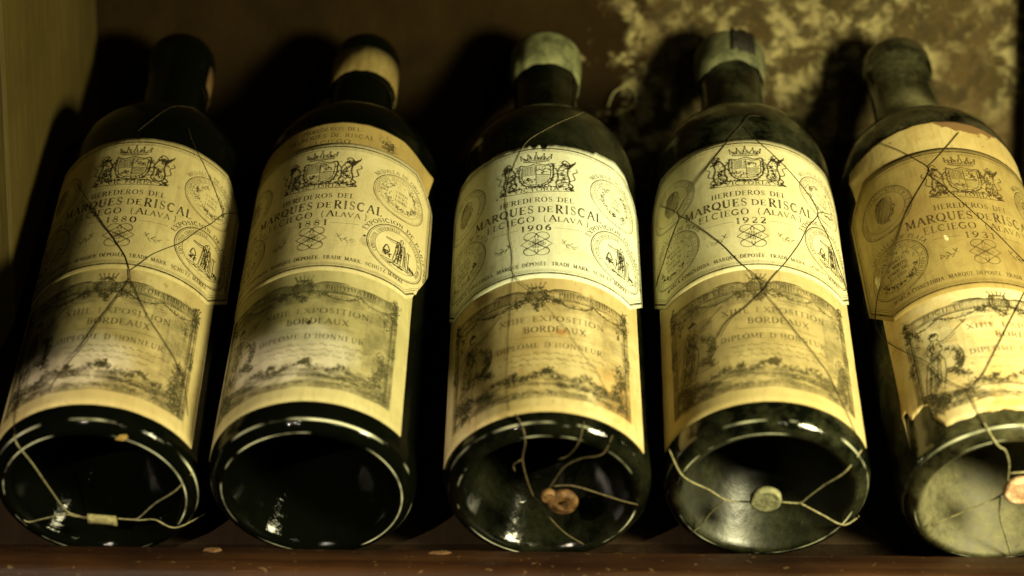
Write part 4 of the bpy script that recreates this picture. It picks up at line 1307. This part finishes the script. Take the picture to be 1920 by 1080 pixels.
# seals and the small scraps that belong to single bottles
LEAD = dusty_material('grey lead', (0.16, 0.155, 0.08), (0.30, 0.29, 0.16), 420, 0.8, 0.0, 0.8)
part_disc('seal', b3, (5.6, 0.6), 5.5, 2.6, dusty_material('brown lead', (0.05, 0.024, 0.008), (0.19, 0.10, 0.032), 300, 0.6, 0.0, 0.6), 3.0, 1.05, True)
part_disc('seal_lug', b3, (0.4, 3.6), 2.7, 2.2, dusty_material('brown lead lug', (0.10, 0.05, 0.018), (0.26, 0.15, 0.05), 300, 0.6), 4.0)
part_disc('seal', b4, (-0.5, 0.75), 5.6, 2.4, LEAD, 6.0, 1.04)
part_disc('seal', b5, (3.4, 8.6), 6.4, 2.6, dusty_material('pinkish wax', (0.50, 0.26, 0.13), (0.80, 0.55, 0.34), 260, 0.6, 0.0, 0.9), 8.0, 1.0)
tb = MB()
rows = []
for i in range(9):
    f = i / 8
    cx, cz = -4.0 + 10.2 * f, -11.2 - 1.4 * f
    rows.append([tb.vert((cx + 0.15 * sin(i * 2.1 + j), -1.4 - 1.5 * sin(2 * pi * j / 8) - 0.5, cz + 2.25 * cos(2 * pi * j / 8) * (1.06 if i in (0, 8) else 1.0))) for j in range(8)])
for a, b in zip(rows, rows[1:]):
    for j in range(8):
        tb.f.append([a[j], a[(j + 1) % 8], b[(j + 1) % 8], b[j]])
tb.f.append(rows[0][::-1])
tb.f.append(rows[-1])
tb.build('seal_tab', dusty_material('tab lead', (0.20, 0.18, 0.075), (0.36, 0.33, 0.15), 500, 0.75, 0.0, 0.8), b1)
sc_ = MB()
c0 = (13.6, 30.4)
top = [(-2.2, -0.8), (-0.4, 1.1), (2.0, 1.4), (2.4, 0.0), (0.6, -1.5)]
i0 = [sc_.vert((c0[0] + a, -0.1 - 0.2 * (c0[1] + b - 30.4) * 0, c0[1] + b)) for a, b in top]
i1 = [sc_.vert((c0[0] + a, -0.4, c0[1] + b)) for a, b in top]
sc_.f.append(i1)
sc_.f.append(i0[::-1])
for j in range(5):
    sc_.f.append([i0[j], i0[(j + 1) % 5], i1[(j + 1) % 5], i1[j]])
sc_.build('paper_scrap', dusty_material('yellow paper scrap', (0.42, 0.28, 0.06), (0.55, 0.38, 0.1), 500), b1, False)


# ------------------------------------------------------------------ crumbs on the rail, thread on the wall
def flake(name, c, size, m, seed, label, cat, group=None):
    rnd = random.Random(seed)
    mb = MB()
    n = 9
    ring = []
    low = []
    for k in range(n):
        a = 2 * pi * k / n
        rx = size[0] * rnd.uniform(0.7, 1.1)
        ry = size[1] * rnd.uniform(0.7, 1.1)
        low.append(mb.vert((rx * cos(a), ry * sin(a), 0)))
        ring.append(mb.vert((rx * 0.7 * cos(a), ry * 0.7 * sin(a), size[2] * rnd.uniform(0.7, 1.2))))
    topv = mb.vert((rnd.uniform(-0.3, 0.3) * size[0], 0, size[2] * 1.25))
    for k in range(n):
        mb.f.append([low[k], low[(k + 1) % n], ring[(k + 1) % n], ring[k]])
        mb.f.append([ring[k], ring[(k + 1) % n], topv])
    mb.f.append(low[::-1])
    o = mb.build(name, m, None, False)
    o.location = Vector(c) * S
    tag(o, label, cat, group)
    return o


CH = dusty_material('plaster crumb', (0.09, 0.045, 0.018), (0.16, 0.085, 0.035), 500)
rail_z = lambda x: 5.3 + 2.2 - (x + 200) * 0.0125
flake('plaster_chip', (-122.5, -15, rail_z(-122.5) - 0.3), (4.6, 2.6, 1.0), CH, 1, 'small pale chip lying on the left end of the rail under the bottle dated 1881', 'chip', 'chips lying on the front rail')
flake('plaster_chip', (-39, -15, rail_z(-39) - 0.3), (5.2, 2.6, 0.8), CH, 2, 'thin orange-brown chip on the rail left of the brown round seal', 'chip', 'chips lying on the front rail')

th = MB()
P = [(33, 224.5, 150), (36, 224.5, 157), (42, 224.5, 160), (46, 224.5, 157), (46, 224.5, 152), (43, 224.5, 149), (38, 224.5, 148)]
th.tube(smooth_path(P, 1.0), 0.3)
tag(th.build('thread', dusty_material('pale thread', (0.4, 0.36, 0.16), (0.55, 0.5, 0.24), 300)), 'thin pale loop of thread against the mottled plaster, beside the 1906 bottle neck', 'thread')

SC.cycles.max_bounces = 6
SC.cycles.transparent_max_bounces = 24
SC.cycles.use_denoising = True
